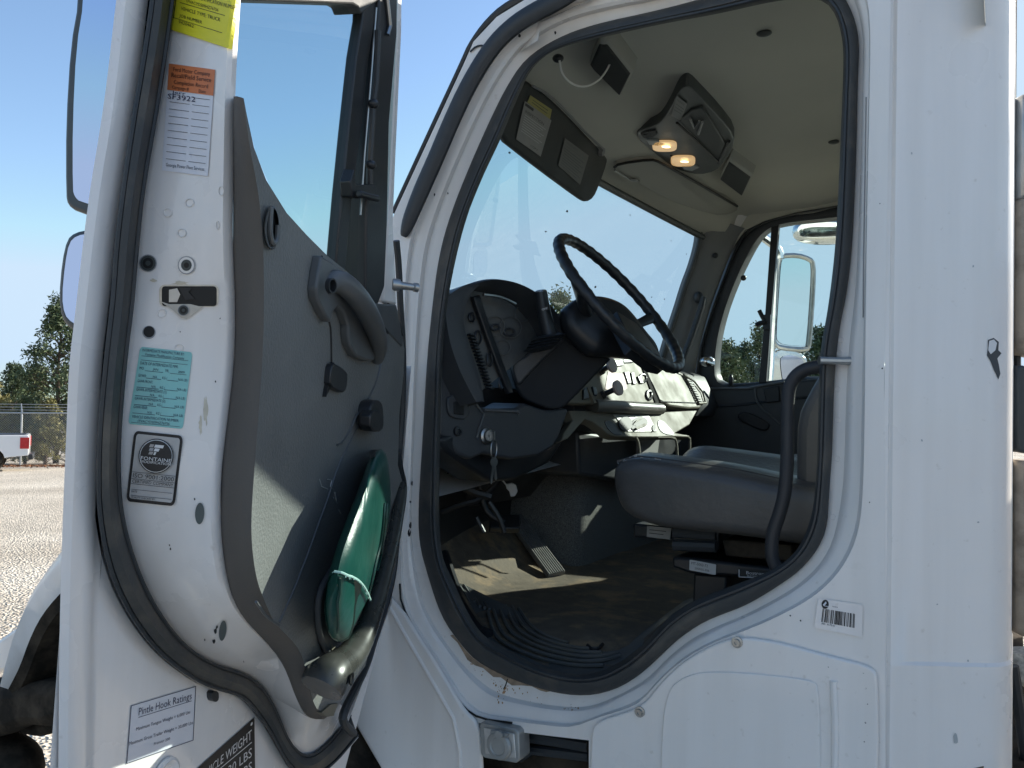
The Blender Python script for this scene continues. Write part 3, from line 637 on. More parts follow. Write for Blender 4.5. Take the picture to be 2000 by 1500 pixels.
# lower pull bar and pocket
g = G(); bar = [(787,946),(781,985),(768,1052),(748,1128),(728,1198),(703,1258),(675,1296),(640,1322),(628,1345)]
g.tube([TRo(o_).at(*p) for p, o_ in zip(bar, (.004, .012, .024, .034, .040, .040, .040, .034, .030))], [.008, .011, .014, .016, .018, .022, .028, .035, .034], 14, smooth=2)
g.obj('lower_grab_bar', mat('satin_black_bar', (.05, .05, .045), .3, noise=.2, nscale=30), door)
g = G(); g.lathe(TRo(.068).at(684, 1326), TR.n, [(0, 0), (0, .008), (.003, .010)], 14); g.obj('bar_bolt_hole', HOLE, door)
g = G(); g.prism(chaikin(pts(TRo(.012), [(640,1130),(628,1160),(624,1200),(630,1250),(645,1280),(655,1290),(690,1270),(720,1200),(740,1120),(690,1060)]), 1), -TR.n*.01); g.obj('door_pocket', TRIMS, door, bevel=.003)
g = G(); g.prism(pts(TRo(.014), [(648,1258),(662,1270),(676,1262),(668,1300),(650,1312)]), -TR.n*.006); g.obj('pocket_liner', DASHT, door)
g = G(); g.prism(pts(TRo(.004), [(646,1376),(660,1374),(652,1398),(640,1400),(628,1392)]), -TR.n*.01); g.obj('bar_foot', DASHT, door)

# door glass, divider, frame
GP = DP(.06)
gl = [(462,-120),(460,190),(476,205),(500,300),(540,395),(600,470),(680,545),(735,600),(756,440),(775,60),(780,-120)]
g = G(); g.face(pts(GP, gl)); g.obj('door_window', GLASS, door)
g = G(); g.prism(pts(DP(.07), [(738,-90),(738,0),(720,120),(708,240),(688,388),(674,545),(655,528),(668,380),(680,260),(696,112),(708,40),(712,-90)]), -dN*.02); g.obj('window_divider', BLK, door, bevel=.003)
g = G(); g.prism(pts(DP(.076), [(742,-90),(740,40),(720,280),(716,400),(714,575),(735,606),(752,560),(757,440),(761,240),(776,66),(778,-90)]), -dN*.05); g.obj('front_window_frame', BLK, door, bevel=.004)
g = G(); g.prism(pts(DP(.055), [(776,-90),(775,66),(758,430),(748,590),(776,598),(769,440),(774,320),(786,64),(787,-90)]), -dN*.05); g.obj('front_window_post', WHITE2, door, bevel=.006)
g = G(); g.tube([DP(.078).at(*p) for p in [(735,15),(724,160),(712,300),(704,420)]], .002, 6); g.tube([DP(.08).at(*p) for p in [(752,-40),(762,50),(757,68)]], .004, 6); g.obj('vent_edge_trim', STEEL, door)
g = G(); hd = pts(DP(.08), [(470,-80),(700,-90),(750,-60),(760,-20),(735,5),(705,28),(700,14),(690,8),(470,0)])
g.prism(hd, -dN*.05); g.obj('window_header', RUBD, door, bevel=.003)
g = G(); g.prism(pts(DP(.09), [(684,355),(692,330),(696,360),(736,362),(738,390),(716,386),(700,388),(688,384)]), -dN*.02); g.tube([DP(.1).at(*p) for p in [(700,378),(720,384),(738,388)]], .006, 8); g.obj('vent_latch', BLK, door, bevel=.002)
g = G(); 
for (x, y) in [(729,203),(724,322)]: g.ell(DP(.085).at(x, y), dU*.01, dN*.01, dZ*.008)
g.tube([DP(.083).at(*p) for p in [(738,60),(734,160),(728,210),(722,320),(722,360)]], .006, 8); g.obj('vent_hinge', BLK, door)
# hinge-side door stop and cable
g = G(); cst = DP(.05).at(764, 555); g.lathe(cst, dN*.7-dU*.7+np.array([0, 0, 0]), [(0, 0), (0, .012), (.016, .012), (.018, .008), (.045, .007), (.047, .009), (.055, .009), (.055, 0)], 12); g.obj('door_stop', STEEL, door)
g = G(); g.lathe(DP(.045).at(752, 583), dN, [(0, .01), (.008, .009), (.01, 0)], 12); g.tube([DP(.05).at(*p) for p in [(753,585),(765,604),(778,628),(786,655)]], .0028, 6, smooth=1); g.obj('check_cable', BLK, door)
g = G(); g.tube([DP(.02).at(*p) for p in [(774,470),(779,520),(782,600),(786,660),(788,720),(785,820),(780,870),(778,905)]], .007, 8, smooth=2); g.obj('hinge_side_seal', RUBBER, door)
g = G(); g.tube([TRo(-.008).at(*p) for p in [(776,880),(779,910),(789,946),(786,985),(774,1050),(768,1121),(754,1180),(733,1240),(716,1300),(694,1345),(672,1388),(668,1410),(690,1432)]], .008, 8, smooth=2); g.obj('front_edge_seal', RUBBER, door)

# latch, bolts, plugs
def on_box(px, py, k=.001):
    a = box_s.atx(px, py); n_ = CAM-a; n_ /= np.linalg.norm(n_); return a+n_*k
def patch(name, P, mt, k=.001, par=None): g = G(); g.face([on_box(*p, k) for p in P]); return g.obj(name, mt, par or door)
def circ(c, rx, ry, n=20, rot=0): return [(c[0]+rx*math.cos(a)*math.cos(rot)-ry*math.sin(a)*math.sin(rot), c[1]+rx*math.cos(a)*math.sin(rot)+ry*math.sin(a)*math.cos(rot)) for a in np.linspace(0, 2*math.pi, n, endpoint=False)]
lp = patch('latch_plate', rrect(311, 556, 427, 599, 10, 3), mat('latch_steel', (.55, .53, .48), .4, metal=.6, noise=.2, nscale=60), .0012)
patch('latch_opening', rrect(316, 559, 423, 598, 6, 3), HOLE, .0018, door)
patch('latch_claw', [(330,566),(346,563),(352,575),(346,590),(330,590)], STEEL, .003)
patch('latch_claw', [(350,562),(376,562),(368,570),(380,584),(362,586)], INK, .0035)
patch('latch_tongue', [(312,588),(330,594),(372,594),(396,600),(375,616),(364,623),(354,621),(338,606)], mat('worn_latch', (.55, .5, .43), .5, noise=.2, nscale=50), .0022)
def bolt(x, y, rx, ry, up=0):
    g = G()
    for rr_, mi, k in ((1.0, 0, .0012), (.88, 1, .0016), (.62, 2, .0020), (.3, 3, .0026)):
        g.face([on_box(*p, k+up) for p in circ((x, y), rx*rr_, ry*rr_)], mi)
    return g
MB1 = mat('bolt_rim', (.3, .31, .33), .4, metal=.3); MB2 = mat('bolt_inner', (.05, .06, .06), .5)
bolt(289, 514, 17, 17).obj('striker_bolt', [MB1, MB2, HOLE, MB2], door)
bolt(364, 518, 17, 18).obj('striker_bolt', [MB1, WHITE2, MB2, HOLE], door)
bolt(358, 606, 11, 11, .0025).obj('latch_bolt', [MB1, MB2, HOLE, MB2], door)
patch('drain_hole', circ((291, 648), 11, 11), HOLE, .0012); patch('hole_rim', circ((291, 649), 13, 13), MB1, .0008)
for x, y, rx, ry in ((328,415,8,8),(370,396,8,8),(355,455,8,8),(316,612,8,8),(350,680,8,7),(432,373,5,9),(425,440,3,8)):
    P = [on_box(*p, .0006) for p in circ((x, y), rx, ry, 16)]
    G().tube(P, .0007, 5, closed=True).obj('weld_dimple', WHITE2, door)
PLUG = mat('grey_plug', (.09, .11, .11), .5, noise=.1)
patch('body_plug', circ((390, 1003), 9, 21, 24, .05), PLUG, .0022); patch('body_plug', circ((435, 1232), 7, 20, 24, .12), PLUG, .0022)
for (x, y, s_) in ((421,745,2),(430,622,1.5),(424,1224,3),(418,1252,4),(400,1250,2),(331,1065,2),(333,1072,2),(380,975,2),(352,648,1.5),(421,1232,5),(476,1292,2)):
    g = G(); g.face([on_box(x+s_*math.cos(k)*random.uniform(.4, 1), y+1.6*s_*math.sin(k)*random.uniform(.4, 1), .0009) for k in np.arange(0, 6.2, .9)]); g.obj('paint_chip', INK, door)
SMEAR = mat('tan_smear', (.60, .54, .43), .6, noise=.15, nscale=60)
for (x, y, sx_, sy_) in ((402, 800, 6, 34), (392, 830, 5, 22), (300, 548, 8, 5), (352, 553, 22, 5), (438,1010,2,16)):
    g = G(); g.face([on_box(x+sx_*math.cos(k)*random.uniform(.4, 1), y+sy_*math.sin(k)*random.uniform(.5, 1), .0006) for k in np.arange(0, 6.2, .35)]); g.obj('dirt_smear', SMEAR, door)
g = G(); g.prism(chaikin(pts(DP(.02), [(414,1350),(427,1350),(428,1366),(422,1372),(415,1368)]), 1), -dN*.01); g.obj('rubber_bumper', BLK, door)

# stickers
decal('vehicle_number_sticker', door, [(346,-62),(474,-30),(453,97),(332,57)], box_s, [YEL, INK],
      [('r', .02, .795, .98, .803, 1), ('r', .03, .0, .04, .80, 1), ('r', .1, .525, .97, .534, 1), ('t', 'CHASSIS INDENTIFICATION NUMBER', .12, .40, .06, .84, 1), ('t', '1FVACYDS09HZ76756', .2, .50, .05, .50, 1), ('t', 'VEHICLE TYPE: TRUCK', .13, .64, .055, .62, 1), ('t', 'JOB NUMBER', .12, .76, .05, .36, 1), ('t', '9420462', .12, .86, .05, .24, 1)], div=16, lift=.0035)
ln = []
for k in range(10):
    y = .285+k*.0665
    ln += [('r', .07, y, .50, y+.004, 1), ('r', .56, y, .93, y+.004, 1)]
decal('service_record_sticker', door, [(330,124),(420,136),(406,344),(316,333)], box_s, [PAPW, INK, ORG, INKB],
      [('r', 0, 0, 1, .245, (2, 0)), ('t', 'Ford Motor Company', .10, .065, .038, .80, (1, 1)), ('t', 'Recall/Field Service', .07, .122, .042, .86, .01, (1, 1)), ('t', 'Completion Record', .13, .182, .038, .74, (1, 1)), ('t', 'Campaign #', .10, .228, .030, .36, (1, 1)), ('t', 'Date', .68, .232, .030, .15, (1, 1)), ('t', 'Jerr', .10, .272, .026, .30, .01, (3, 1)), ('t', 'SF3922', .02, .325, .048, .60, .015, (3, 1)), ('t', 'Georgia Power Fleet Services', .08, .955, .032, .83, .012, (1, 1))]+ln[1:], div=8)
tl = []
for k, (nm, y) in enumerate((('GVWR:', .385), ('GAWR-FRONT:', .455), ('GAWR-INTERMEDIATE (1):', .565), ('GAWR-INTERMEDIATE (2):', .68), ('GAWR-REAR:', .79))):
    if k == 0: tl += [('t', nm, .05, y, .038, .15, 1), ('t', 'N/A', .32, y-.004, .030, .08, 1), ('t', 'KG (', .50, y, .034, .09, 1), ('t', 'N/A LB)', .80, y, .034, .17, 1), ('r', .2, y+.004, .48, y+.010, 1), ('r', .6, y+.004, .8, y+.010, 1)]
    else: tl += [('t', nm, .05, y, .036, .026*len(nm), 1), ('t', 'N/A', .32, y+.052, .030, .08, 1), ('t', 'KG (', .48, y+.056, .034, .09, 1), ('t', 'N/A LB)', .80, y+.056, .034, .17, 1), ('r', .05, y+.06, .46, y+.066, 1), ('r', .56, y+.06, .82, y+.066, 1)]
decal('intermediate_manufacture_sticker', door, [(274,677),(376,688),(357,838),(250,828)], box_s, [TEAL, INKB],
      [('t', 'INTERMEDIATE MANUFACTURE BY:', .05, .055, .036, .80, 1), ('t', 'Fontaine Modification Company', .12, .105, .034, .74, 1), ('r', .05, .112, .94, .117, 1), ('r', .05, .165, .94, .170, 1), ('t', 'DATE OF INTERMEDIATE MFR.', .05, .225, .038, .72, 1), ('t', 'MO.', .05, .29, .036, .09, 1), ('t', 'JAN', .30, .285, .03, .1, 1), ('t', 'YR.', .53, .29, .036, .08, 1), ('t', '2009', .78, .285, .03, .12, 1), ('r', .16, .297, .50, .302, 1), ('r', .63, .297, .94, .302, 1), ('t', 'VEHICLE IDENTIFICATION NUMBER:', .05, .915, .036, .86, 1), ('t', '1FVACYDS09HZ76756', .17, .965, .034, .58, 1), ('r', .05, .972, .94, .977, 1)]+tl, base=rrect(0, 0, 1, 1, .05))
FT = [(262,841),(358,851),(341,989),(246,979)]
el = [('p', rrect(.055, .04, .945, .955, .05), (1, 0)), ('p', [(.5+.355*math.cos(a), .325+.245*math.sin(a)) for a in np.linspace(0, 6.2832, 36, endpoint=False)], (0, 1)), ('p', [(.5+.335*math.cos(a), .325+.231*math.sin(a)) for a in np.linspace(0, 6.2832, 36, endpoint=False)], (2, 2)), ('p', [(.5+.32*math.cos(a), .325+.221*math.sin(a)) for a in np.linspace(0, 6.2832, 36, endpoint=False)], (0, 3))]
for k in range(3):
    y = .165+k*.052; x = .36+.0*k
    el += [('p', [(x+.0, y), (x+.08, y), (x+.06, y+.042), (x-.02, y+.042)], (3, 4)), ('p', [(x+.10, y), (x+(.28, .20, .14)[k], y), (x+(.26, .18, .12)[k], y+.042), (x+.08, y+.042)], (2, 4))]
el += [('t', 'FONTAINE', .20, .395, .05, .62, .02, (2, 4)), ('t', 'MODIFICATION', .20, .437, .036, .62, .015, (2, 4)), ('r', .06, .575, .94, .581, (0, 1)), ('t', 'ISO 9001:2000', .08, .655, .062, .84, .02, (0, 1)), ('r', .06, .67, .94, .676, (0, 1)), ('t', 'CERTIFIED COMPANY', .08, .728, .044, .84, .012, (0, 1)), ('r', .06, .742, .94, .748, (0, 1)), ('r', .08, .82, .92, .825, (0, 1)), ('t', 'DATE:', .09, .865, .028, .12, (0, 1)), ('r', .08, .905, .92, .910, (0, 1)), ('t', 'QUALITY CHECKED BY:', .09, .945, .026, .5, (0, 1))]
decal('certification_sticker', door, FT, box_s, [INK, PAPG, LETW, MB1], el, base=rrect(0, 0, 1, 1, .09), lift=.0035)
PK = [(256,1378),(383,1340),(378,1446),(247,1492)]
bd = [('r', 0, 0, 1, .012, 1), ('r', 0, .988, 1, 1, 1), ('r', 0, 0, .010, 1, 1), ('r', .990, 0, 1, 1, 1)]
decal('hitch_rating_sticker', door, PK, flg_s, [PAPW, INKB], bd+[('t', 'Pintle Hook Ratings', .13, .215, .13, .81, .035, 1), ('r', .13, .245, .94, .255, 1), ('t', 'Maximum Tongue Weight = 6,000 Lbs', .11, .475, .06, .82, .012, 1), ('t', 'Maximum Gross Trailer Weight = 30,000 Lbs', .02, .69, .06, .96, .012, 1), ('t', 'Premier 200', .40, .84, .05, .24, 1)])
decal('weight_plate', door, [(386,1500),(497,1401),(499,1560),(370,1650)], flg_s, [INK, LETW], [('t', 'VEHICLE WEIGHT', .03, .23, .115, .92, .005, 1), ('r', .03, .27, .95, .282, 1), ('t', '17,930 LBS', .33, .45, .115, .62, .005, 1), ('t', '26,000 LBS', .33, .62, .115, .62, .005, 1), ('t', 'GVW', .03, .62, .11, .22, 1), ('p', [(.95+.02*math.cos(a), .05+.02*math.sin(a)) for a in np.linspace(0, 6.28, 10, endpoint=False)], 1)], lift=.003)
g = G(); cc = DP(.012).at(322, 1516); rr_ = []
g.lathe(cc, dN, [(0, .026), (.004, .026), (.006, .022), (.004, .017), (.001, .014), (.001, 0)], 28); g.obj('key_lock', WHITE2, door)

# mirror on the door
UPl = Pl(dO+dU*.25, dU)
mo = [(156,-260),(150,0),(134,90),(125,240),(125,380),(129,400),(146,413),(330,474),(352,450),(352,-260)]
g = G(); g.prism(chaikin(pts(UPl, mo), 1), -dU*.06); mirror = g.obj('driver_mirror_housing', MIRF, door, bevel=.012, seg=3)
mi_ = [(172,-250),(164,0),(149,92),(142,240),(142,370),(146,384),(156,394),(330,448),(338,436),(338,-250)]
g = G(); g.face(chaikin(pts(Pl(dO+dU*.253, dU), mi_), 1)); g.obj('mirror_glass', MIRR, door)
co_ = [(300,440),(172,446),(142,452),(126,466),(116,510),(110,580),(116,622),(132,642),(160,654),(300,670)]
g = G(); g.prism(chaikin(pts(UPl, co_), 1), -dU*.05); g.obj('convex_mirror_housing', MIRF, door, bevel=.012, seg=3)
ci_ = [(300,450),(176,456),(150,460),(135,474),(127,515),(121,580),(126,614),(140,630),(165,640),(300,655)]
g = G(); g.face(chaikin(pts(Pl(dO+dU*.253, dU), ci_), 1)); g.obj('convex_mirror_glass', MIRR, door)
g = G(); mc = D(.22, -.45, .3); g.tube([D(.2, -.40, .98), D(.21, -.50, .9), D(.21, -.50, -.2), D(.2, -.40, -.28), D(.2, -.02, -.28)], .016, 10, smooth=2); g.obj('mirror_arm', CHROME, door)

# ================================================================== CAB INTERIOR
# headliner
g = G(); ys = np.linspace(-.0, W+.02, 33)
def zdrop(y): return .13*max(0, (abs(y-1.01)-.80)/.22)**2
rows = []
for y in ys:
    yy = min(max(y, .05), 1.95); x0, z0 = Xh(yy), zh(yy)
    pr = [(x0, z0), (x0+.012, z0+.012), (x0+.06, z0+.03), (-.99, 2.600), (-.95, 2.620), (-.70, 2.628), (-.62, 2.64), (-.5, 2.66), (-.15, 2.66), (XB-.10, 2.63), (XB-.05, 2.55), (XB-.045, 2.42)]
    rows.append([(x, y, z-(zdrop(y) if z > 2.57 else zdrop(y)*.25)) for x, z in pr])
g.grid(rows); nh = 12
head_s = Sf([p for r_ in rows for p in r_], [[i*nh+j, i*nh+j+1, (i+1)*nh+j+1, (i+1)*nh+j] for i in range(32) for j in range(nh-1)])
headl = g.obj('headliner', HEADL, T, ang=70)
g = G(); rr_ = []
for y in ys:
    yy = min(max(y, .05), 1.95); rr_.append((Xh(yy)-.004, y, zh(yy)-.012))
g.tube(rr_, .013, 8, sq=1.0); g.obj('windshield_header_trim', OHD, T)
def onh(P, k): return [head_s.at(p[0], p[1], k) for p in P]
def hplate(name, P, th, mt, k=None, bev=.004, par=None, ch_=1):
    k = th if k is None else k
    q = onh(chaikin(P, ch_), k); q = [p for p in q if p is not None]
    c = np.mean(q, axis=0); v_ = np.array([0, 0, 1.0])
    g = G(); g.prism(q, v_*(th+.02)); return g.obj(name, mt, par or T, bevel=bev)
SH = ZP(2.575)
cons = [(1337,169),(1326,178),(1311,209),(1295,235),(1280,246),(1249,256),(1243,262),(1249,274),(1272,295),(1306,321),(1329,334),(1366,342),(1399,334),(1415,316),(1431,292),(1435,266),(1402,225),(1366,188),(1347,169)]
g = G(); g.prism(chaikin(pts(ZP(2.590), cons), 1), (0, 0, .06)); con = g.obj('overhead_console', OHD, T, bevel=.012, seg=3)
g = G(); g.prism(pts(ZP(2.583), [(1350,216),(1326,238),(1404,314),(1418,282),(1372,210)]), (0, 0, .01)); g.obj('console_pocket', mat('pocket_dark', (.03, .034, .034), .5), con, bevel=.004)
g = G(); g.tube([ZP(2.580).at(*p) for p in [(1322,240),(1362,276),(1405,318)]], .004, 6); g.tube([ZP(2.582).at(*p) for p in [(1403,318),(1424,276)]], .005, 6); g.obj('console_seam', HOLE, con)
for nm, c_ in (('dome_lamp', (1298, 287)), ('dome_lamp', (1334, 316))):
    P = [(c_[0]+(24 if abs(math.cos(a)) > .2 else 20)*math.copysign(abs(math.cos(a))**.6, math.cos(a)), c_[1]+10*math.copysign(abs(math.sin(a))**.6, math.sin(a))+.28*24*math.cos(a)*0) for a in np.linspace(0, 6.2832, 24, endpoint=False)]
    g = G(); g.prism(pts(ZP(2.584), P), (0, 0, .012)); lo = g.obj(nm, LENS, con, bevel=.003)
    g = G(); g.ell(ZP(2.579).at(c_[0]+3, c_[1]), (.012, .009, 0), (-.003, .005, 0), (0, 0, .003)); g.obj('lamp_bulb', LENS0, con)
for P in ([(1262,274),(1284,276),(1302,282),(1284,285),(1268,283)], [(1330,324),(1352,322),(1366,328),(1352,334),(1336,332)]):
    g = G(); g.prism(pts(ZP(2.584), P), (0, 0, .01)); g.obj('lamp_switch', mat('grey_switch', (.28, .29, .28), .4), con, bevel=.002)
g = G(); g.prism(pts(ZP(2.585), [(1252,263),(1262,258),(1280,255),(1284,262),(1275,268),(1258,270)]), (0, 0, .01)); g.obj('microphone_grille', mat('grille', (.05, .05, .05), .8, noise=.8, nscale=300), con)
g = G(); g.lathe(ZP(2.586).at(1260, 262), (0, 0, -1), [(0, .006), (.004, .005), (.004, 0)], 10); g.lathe(ZP(2.586).at(1311, 303), (0, 0, -1), [(0, .005), (.004, .004), (.004, 0)], 10); g.obj('console_screw', HOLE, con)
decal('console_sticker', con, [(1322,187),(1342,203),(1330,236),(1311,226)], ZP(2.587), [PAPER, OHD], [('t', 'WARNING', .1, .2, .1, .7, 1), ('r', .1, .35, .9, .38, 1), ('r', .1, .5, .9, .53, 1), ('r', .1, .65, .8, .68, 1)], lift=.004)
# paper ear of the sticker + V-shaped clip on the pocket
g = G(); g.tube([ZP(2.577).at(*p) for p in [(1348,232),(1356,250),(1366,236)]], .004, 6); g.tube([ZP(2.577).at(*p) for p in [(1364,262),(1372,238)]], .004, 6); g.obj('pocket_emblem', PIL, con)
for nm, P, z in (('roof_speaker', [(1171,86),(1153,127),(1160,136),(1210,186),(1231,144),(1186,87)], 2.585), ('roof_speaker', [(1424,316),(1407,350),(1449,382),(1466,346)], 2.585)):
    g = G(); Q = pts(ZP(z), P); c = np.mean(Q, axis=0); big = [c+(q-c)*1.1 for q in Q]; g.prism(big, (.02, 0, .06)); sp2 = g.obj(nm, SHELF, T, bevel=.012, seg=3)
    g = G(); g.prism([q-np.array([0, 0, .004]) for q in Q], (0, 0, .01)); g.obj('speaker_grille', mat('speaker_mesh', (.018, .02, .02), .8, noise=.6, nscale=400), sp2, bevel=.006)
# sun visors
A1, A2, A3, A4 = ZP(2.52).at(1028, 163), ZP(2.52).at(1186, 303), ZP(2.38).at(1147, 396), ZP(2.38).at(978, 269)
VN = np.cross(A2-A1, A4-A1); VP = Pl(A1, VN)
vis = [(1022,152),(1060,178),(1100,214),(1168,287),(1186,306),(1188,316),(1170,366),(1160,388),(1147,396),(1136,390),(1060,334),(966,260),(980,190)]
vn = VP.n*(1 if VP.n@(CAM-A1) > 0 else -1)
g = G(); g.prism(chaikin(pts(VP, vis), 1), -vn*.022); visor = g.obj('sun_visor', mat('visor_vinyl', (.034, .036, .034), .6, noise=.08, nscale=9, bump=.2, bscale=300, spec=.3), T, bevel=.008, seg=3)
g = G(); g.tube([VP.off(0).at(*p)+vn*.012 for p in [(1032,166),(1062,182),(1100,218),(1136,258),(1172,290)]], .0035, 8, smooth=1); g.lathe(VP.at(1172, 296), vn, [(-.02, .014), (.012, .012), (.014, 0)], 12); g.obj('visor_rod', PIL, visor)
VS = Pl(A1+vn*.002, VN)
decal('visor_certificate', visor, [(1025,197),(1077,235),(1056,306),(1008,272)], VS, [PAPER, INK, PAPG], [('r', .04, .03, .35, .1, 1), ('t', 'INSPECTION', .1, .25, .07, .7, 1)]+[('r', .1, .3+k*.06, .9-(k % 3)*.08, .312+k*.06, 2) for k in range(8)]+[('t', 'COPY', .55, .93, .05, .3, 1)], lift=.003)
decal('visor_permit', visor, [(1036,186),(1078,214),(1074,234),(1030,200)], VS, [DULLY, INK], [('r', .15, .3, .85, .36, 1), ('r', .15, .6, .85, .66, 1)], lift=.002)
decal('visor_warning_label', visor, [(1104,270),(1150,304),(1133,361),(1090,323)], VS, [mat('label_grey', (.13, .13, .12), .6), OHD], [('t', 'WARNING', .08, .14, .09, .5, 1), ('r', .05, .2, .95, .21, 1)]+[('r', .08, .30+k*.085, .92-(k % 2)*.12, .33+k*.085, 1) for k in range(8)], lift=.002)
g = G(); g.tube([head_s.at(*p, .006) for p in [(1110,256-150),(1100,100)] if head_s.at(*p) is not None], .003, 5) if False else None
cb = [(1093,118),(1096,140),(1108,158),(1128,169),(1148,169),(1170,157),(1187,135),(1197,108),(1199,88)]
g = G(); g.tube([depth(x, y, 2.02+.001*(x-1093)) for x, y in cb], .0026, 7, smooth=2); g.obj('loose_cable', mat('pale_wire', (.75, .75, .7), .5), T)
g = G(); g.ell(depth(1090, 114, 2.03), (.012, .006, 0), (-.006, .010, 0), (0, 0, .010)); g.obj('cable_clip', BLK, T)
pv_ = [(1197,320),(1205,313),(1270,304),(1285,309),(1340,340),(1437,399),(1440,407),(1420,417),(1388,417),(1300,384),(1236,346)]
g = G(); q = [head_s.at(*p, .012) for p in chaikin(pv_, 1)]; g.prism(q, (-.004, 0, .02)); pvo = g.obj('passenger_sun_visor', SHELF, T, bevel=.006)
g = G(); g.tube([head_s.at(*p, .016) for p in [(1199,318),(1207,311),(1270,302),(1286,307),(1340,338),(1438,398)]], .005, 6, smooth=1); g.obj('visor_gap', HOLE, pvo)
g = G(); g.tube([head_s.at(*p, .018) for p in [(1199,322),(1215,335),(1230,342),(1246,344)]], .004, 6, smooth=1); g.ell(head_s.at(1236, 341, .02), (.012, .008, 0), (-.005, .008, 0), (0, 0, .006)); g.obj('visor_clip', STEEL, pvo)
for (x, y) in [(1492, 62), (1628, 275)]:
    g = G(); p = head_s.at(x, y, .004); g.ell(p, (.018, .004, 0), (-.003, .012, 0), (0, 0, .008)); g.obj('coat_hook', OHD, T)
# passenger door with window
PW = YP(W)
WI = q7([(740,170),(900,142),(1225,112),(1500,80),(1840,40),(1890,300),(1870,1000),(1830,1470),(1280,1440),(1085,1382),(650,1438),(380,1455),(300,1450),(260,1410),(245,1330),(262,1130),(290,980),(350,780),(440,560),(530,380),(590,280),(640,225),(690,190)])
FO = [(1690,380),(1634,401),(1556,414),(1493,431),(1455,450),(1433,479),(1412,534),(1388,599),(1369,659),(1359,700),(1352,760),(1352,800),(1430,800),(1500,790),(1600,780),(1800,765),(1825,600),(1825,420),(1800,370)]
nf = 120
def ang_sort(P, n, c):   # resample a closed loop by direction about c so two loops can be lofted
    Q = np.array(resample(P, 800)); a = np.arctan2(Q[:, 1]-c[1], Q[:, 0]-c[0]); o = np.argsort(a); a, Q = a[o], Q[o]
    t = np.linspace(-math.pi, math.pi, n, endpoint=False)
    return [np.array([np.interp(x, a, Q[:, 0], period=2*math.pi), np.interp(x, a, Q[:, 1], period=2*math.pi)]) for x in t]
cW = (1600, 600)
wi = ang_sort(chaikin(WI, 1), nf, cW); fo = ang_sort(chaikin(FO, 2), nf, cW)
g = G(); g.grid([[p for p in lift2(fo, W-.02)], lift2(lerp(fo, wi, .12), W-.035), lift2(lerp(fo, wi, .2), W-.03), lift2(lerp(fo, wi, .24), W-.01), lift2(lerp(fo, wi, .6), W-.012), lift2(lerp(fo, wi, .9), W-.006), lift2(wi, W+.01), [p+np.array([0, .05, 0]) for p in lift2(wi, W+.01)]], closed=True)
pfr = g.obj('passenger_window_frame', RUBBER, T, ang=45)
g = G(); g.prism(pts(YP(W+.0), q7([(694,150),(690,220),(640,920),(590,1450),(650,1450),(690,920),(752,180),(755,150)])), (0, .03, 0)); g.obj('window_divider', BLK, T, bevel=.003)
g = G(); g.face([p+np.array([0, .03, 0]) for p in lift2(fo, W)]); g.obj('passenger_window', GLASS, T)
g = G(); g.tube([YP(W-.015).at(*p) for p in q7([(595,860),(615,900),(640,945)])], .009, 8); g.tube([YP(W-.015).at(*p) for p in q7([(570,980),(600,965),(660,955)])], .011, 8); g.box(YP(W-.01).at(*q7([(660,955)])[0]), .03, .02, .06); g.obj('vent_window_latch', BLK, T); g = G(); g.ell(YP(W-.012).at(*q7([(468,595)])[0]), (.012, 0, 0), (0, .01, 0), (0, 0, .012)); g.obj('vent_window_knob', BLK, T); g = G(); g.ell(YP(W-.02).at(*q7([(365,1430)])[0]), (.01, 0, 0), (0, .01, 0), (0, 0, .025)); g.obj('door_lock_button', BLK, T)
# passenger door inner panel and side walls
g = G()
pdp = [(1330,770),(1352,755),(1430,757),(1500,748),(1600,739),(1645,751),(1720,770),(1760,1300),(1330,1300),(1250,1100)]
g.prism(pts(YP(W-.03), pdp), (0, .05, 0)); ppan = g.obj('passenger_door_panel', DASH, T, bevel=.01)
YQ = YP(W-.034)
g = G(); g.prism(chaikin(pts(YP(W-.045), r7([(945,480),(960,460),(1000,455),(1110,510),(1118,540),(1100,560),(1060,555),(955,505)])), 1), (0, .02, 0)); g.obj('door_pull', BLK, ppan, bevel=.005)
g = G(); g.tube([YQ.at(*p) for p in r7([(1040,325),(1045,390),(1080,440),(1140,490),(1175,520)])], .005, 6, smooth=1); g.tube([YQ.at(*p) for p in r7([(800,330),(1000,330),(1100,310),(1200,295)])], .006, 6); g.obj('panel_crease', TRIMS, ppan)
g = G(); g.prism(pts(YP(W-.042), r7([(1085,330),(1170,315),(1175,400),(1100,410)])), (0, .01, 0)); g.obj('panel_recess', BLK, ppan, bevel=.004)
g = G()   # outer passenger side skin above, in front of and behind the window so no light leaks
for P in ([(1300,300),(1960,250),(1960,372),(1800,370),(1690,382),(1634,403),(1556,416),(1493,433),(1455,452),(1433,481),(1380,470)], [(1822,360),(1960,350),(1960,1500),(1822,1500)], [(1330,790),(1822,800),(1760,1600),(1250,1600)]):
    g.prism(pts(YP(W+.03), P), (0, .02, 0))
g.obj('passenger_side_panel', WHITE, T)
g = G(); g.prism(pts(YP(W-.03), [(1400,340),(1800,300),(1800,369),(1690,380),(1634,401),(1556,414),(1493,431),(1455,450),(1433,479),(1400,450)]), (0, .02, 0)); g.obj('upper_side_trim', HEADL, T)
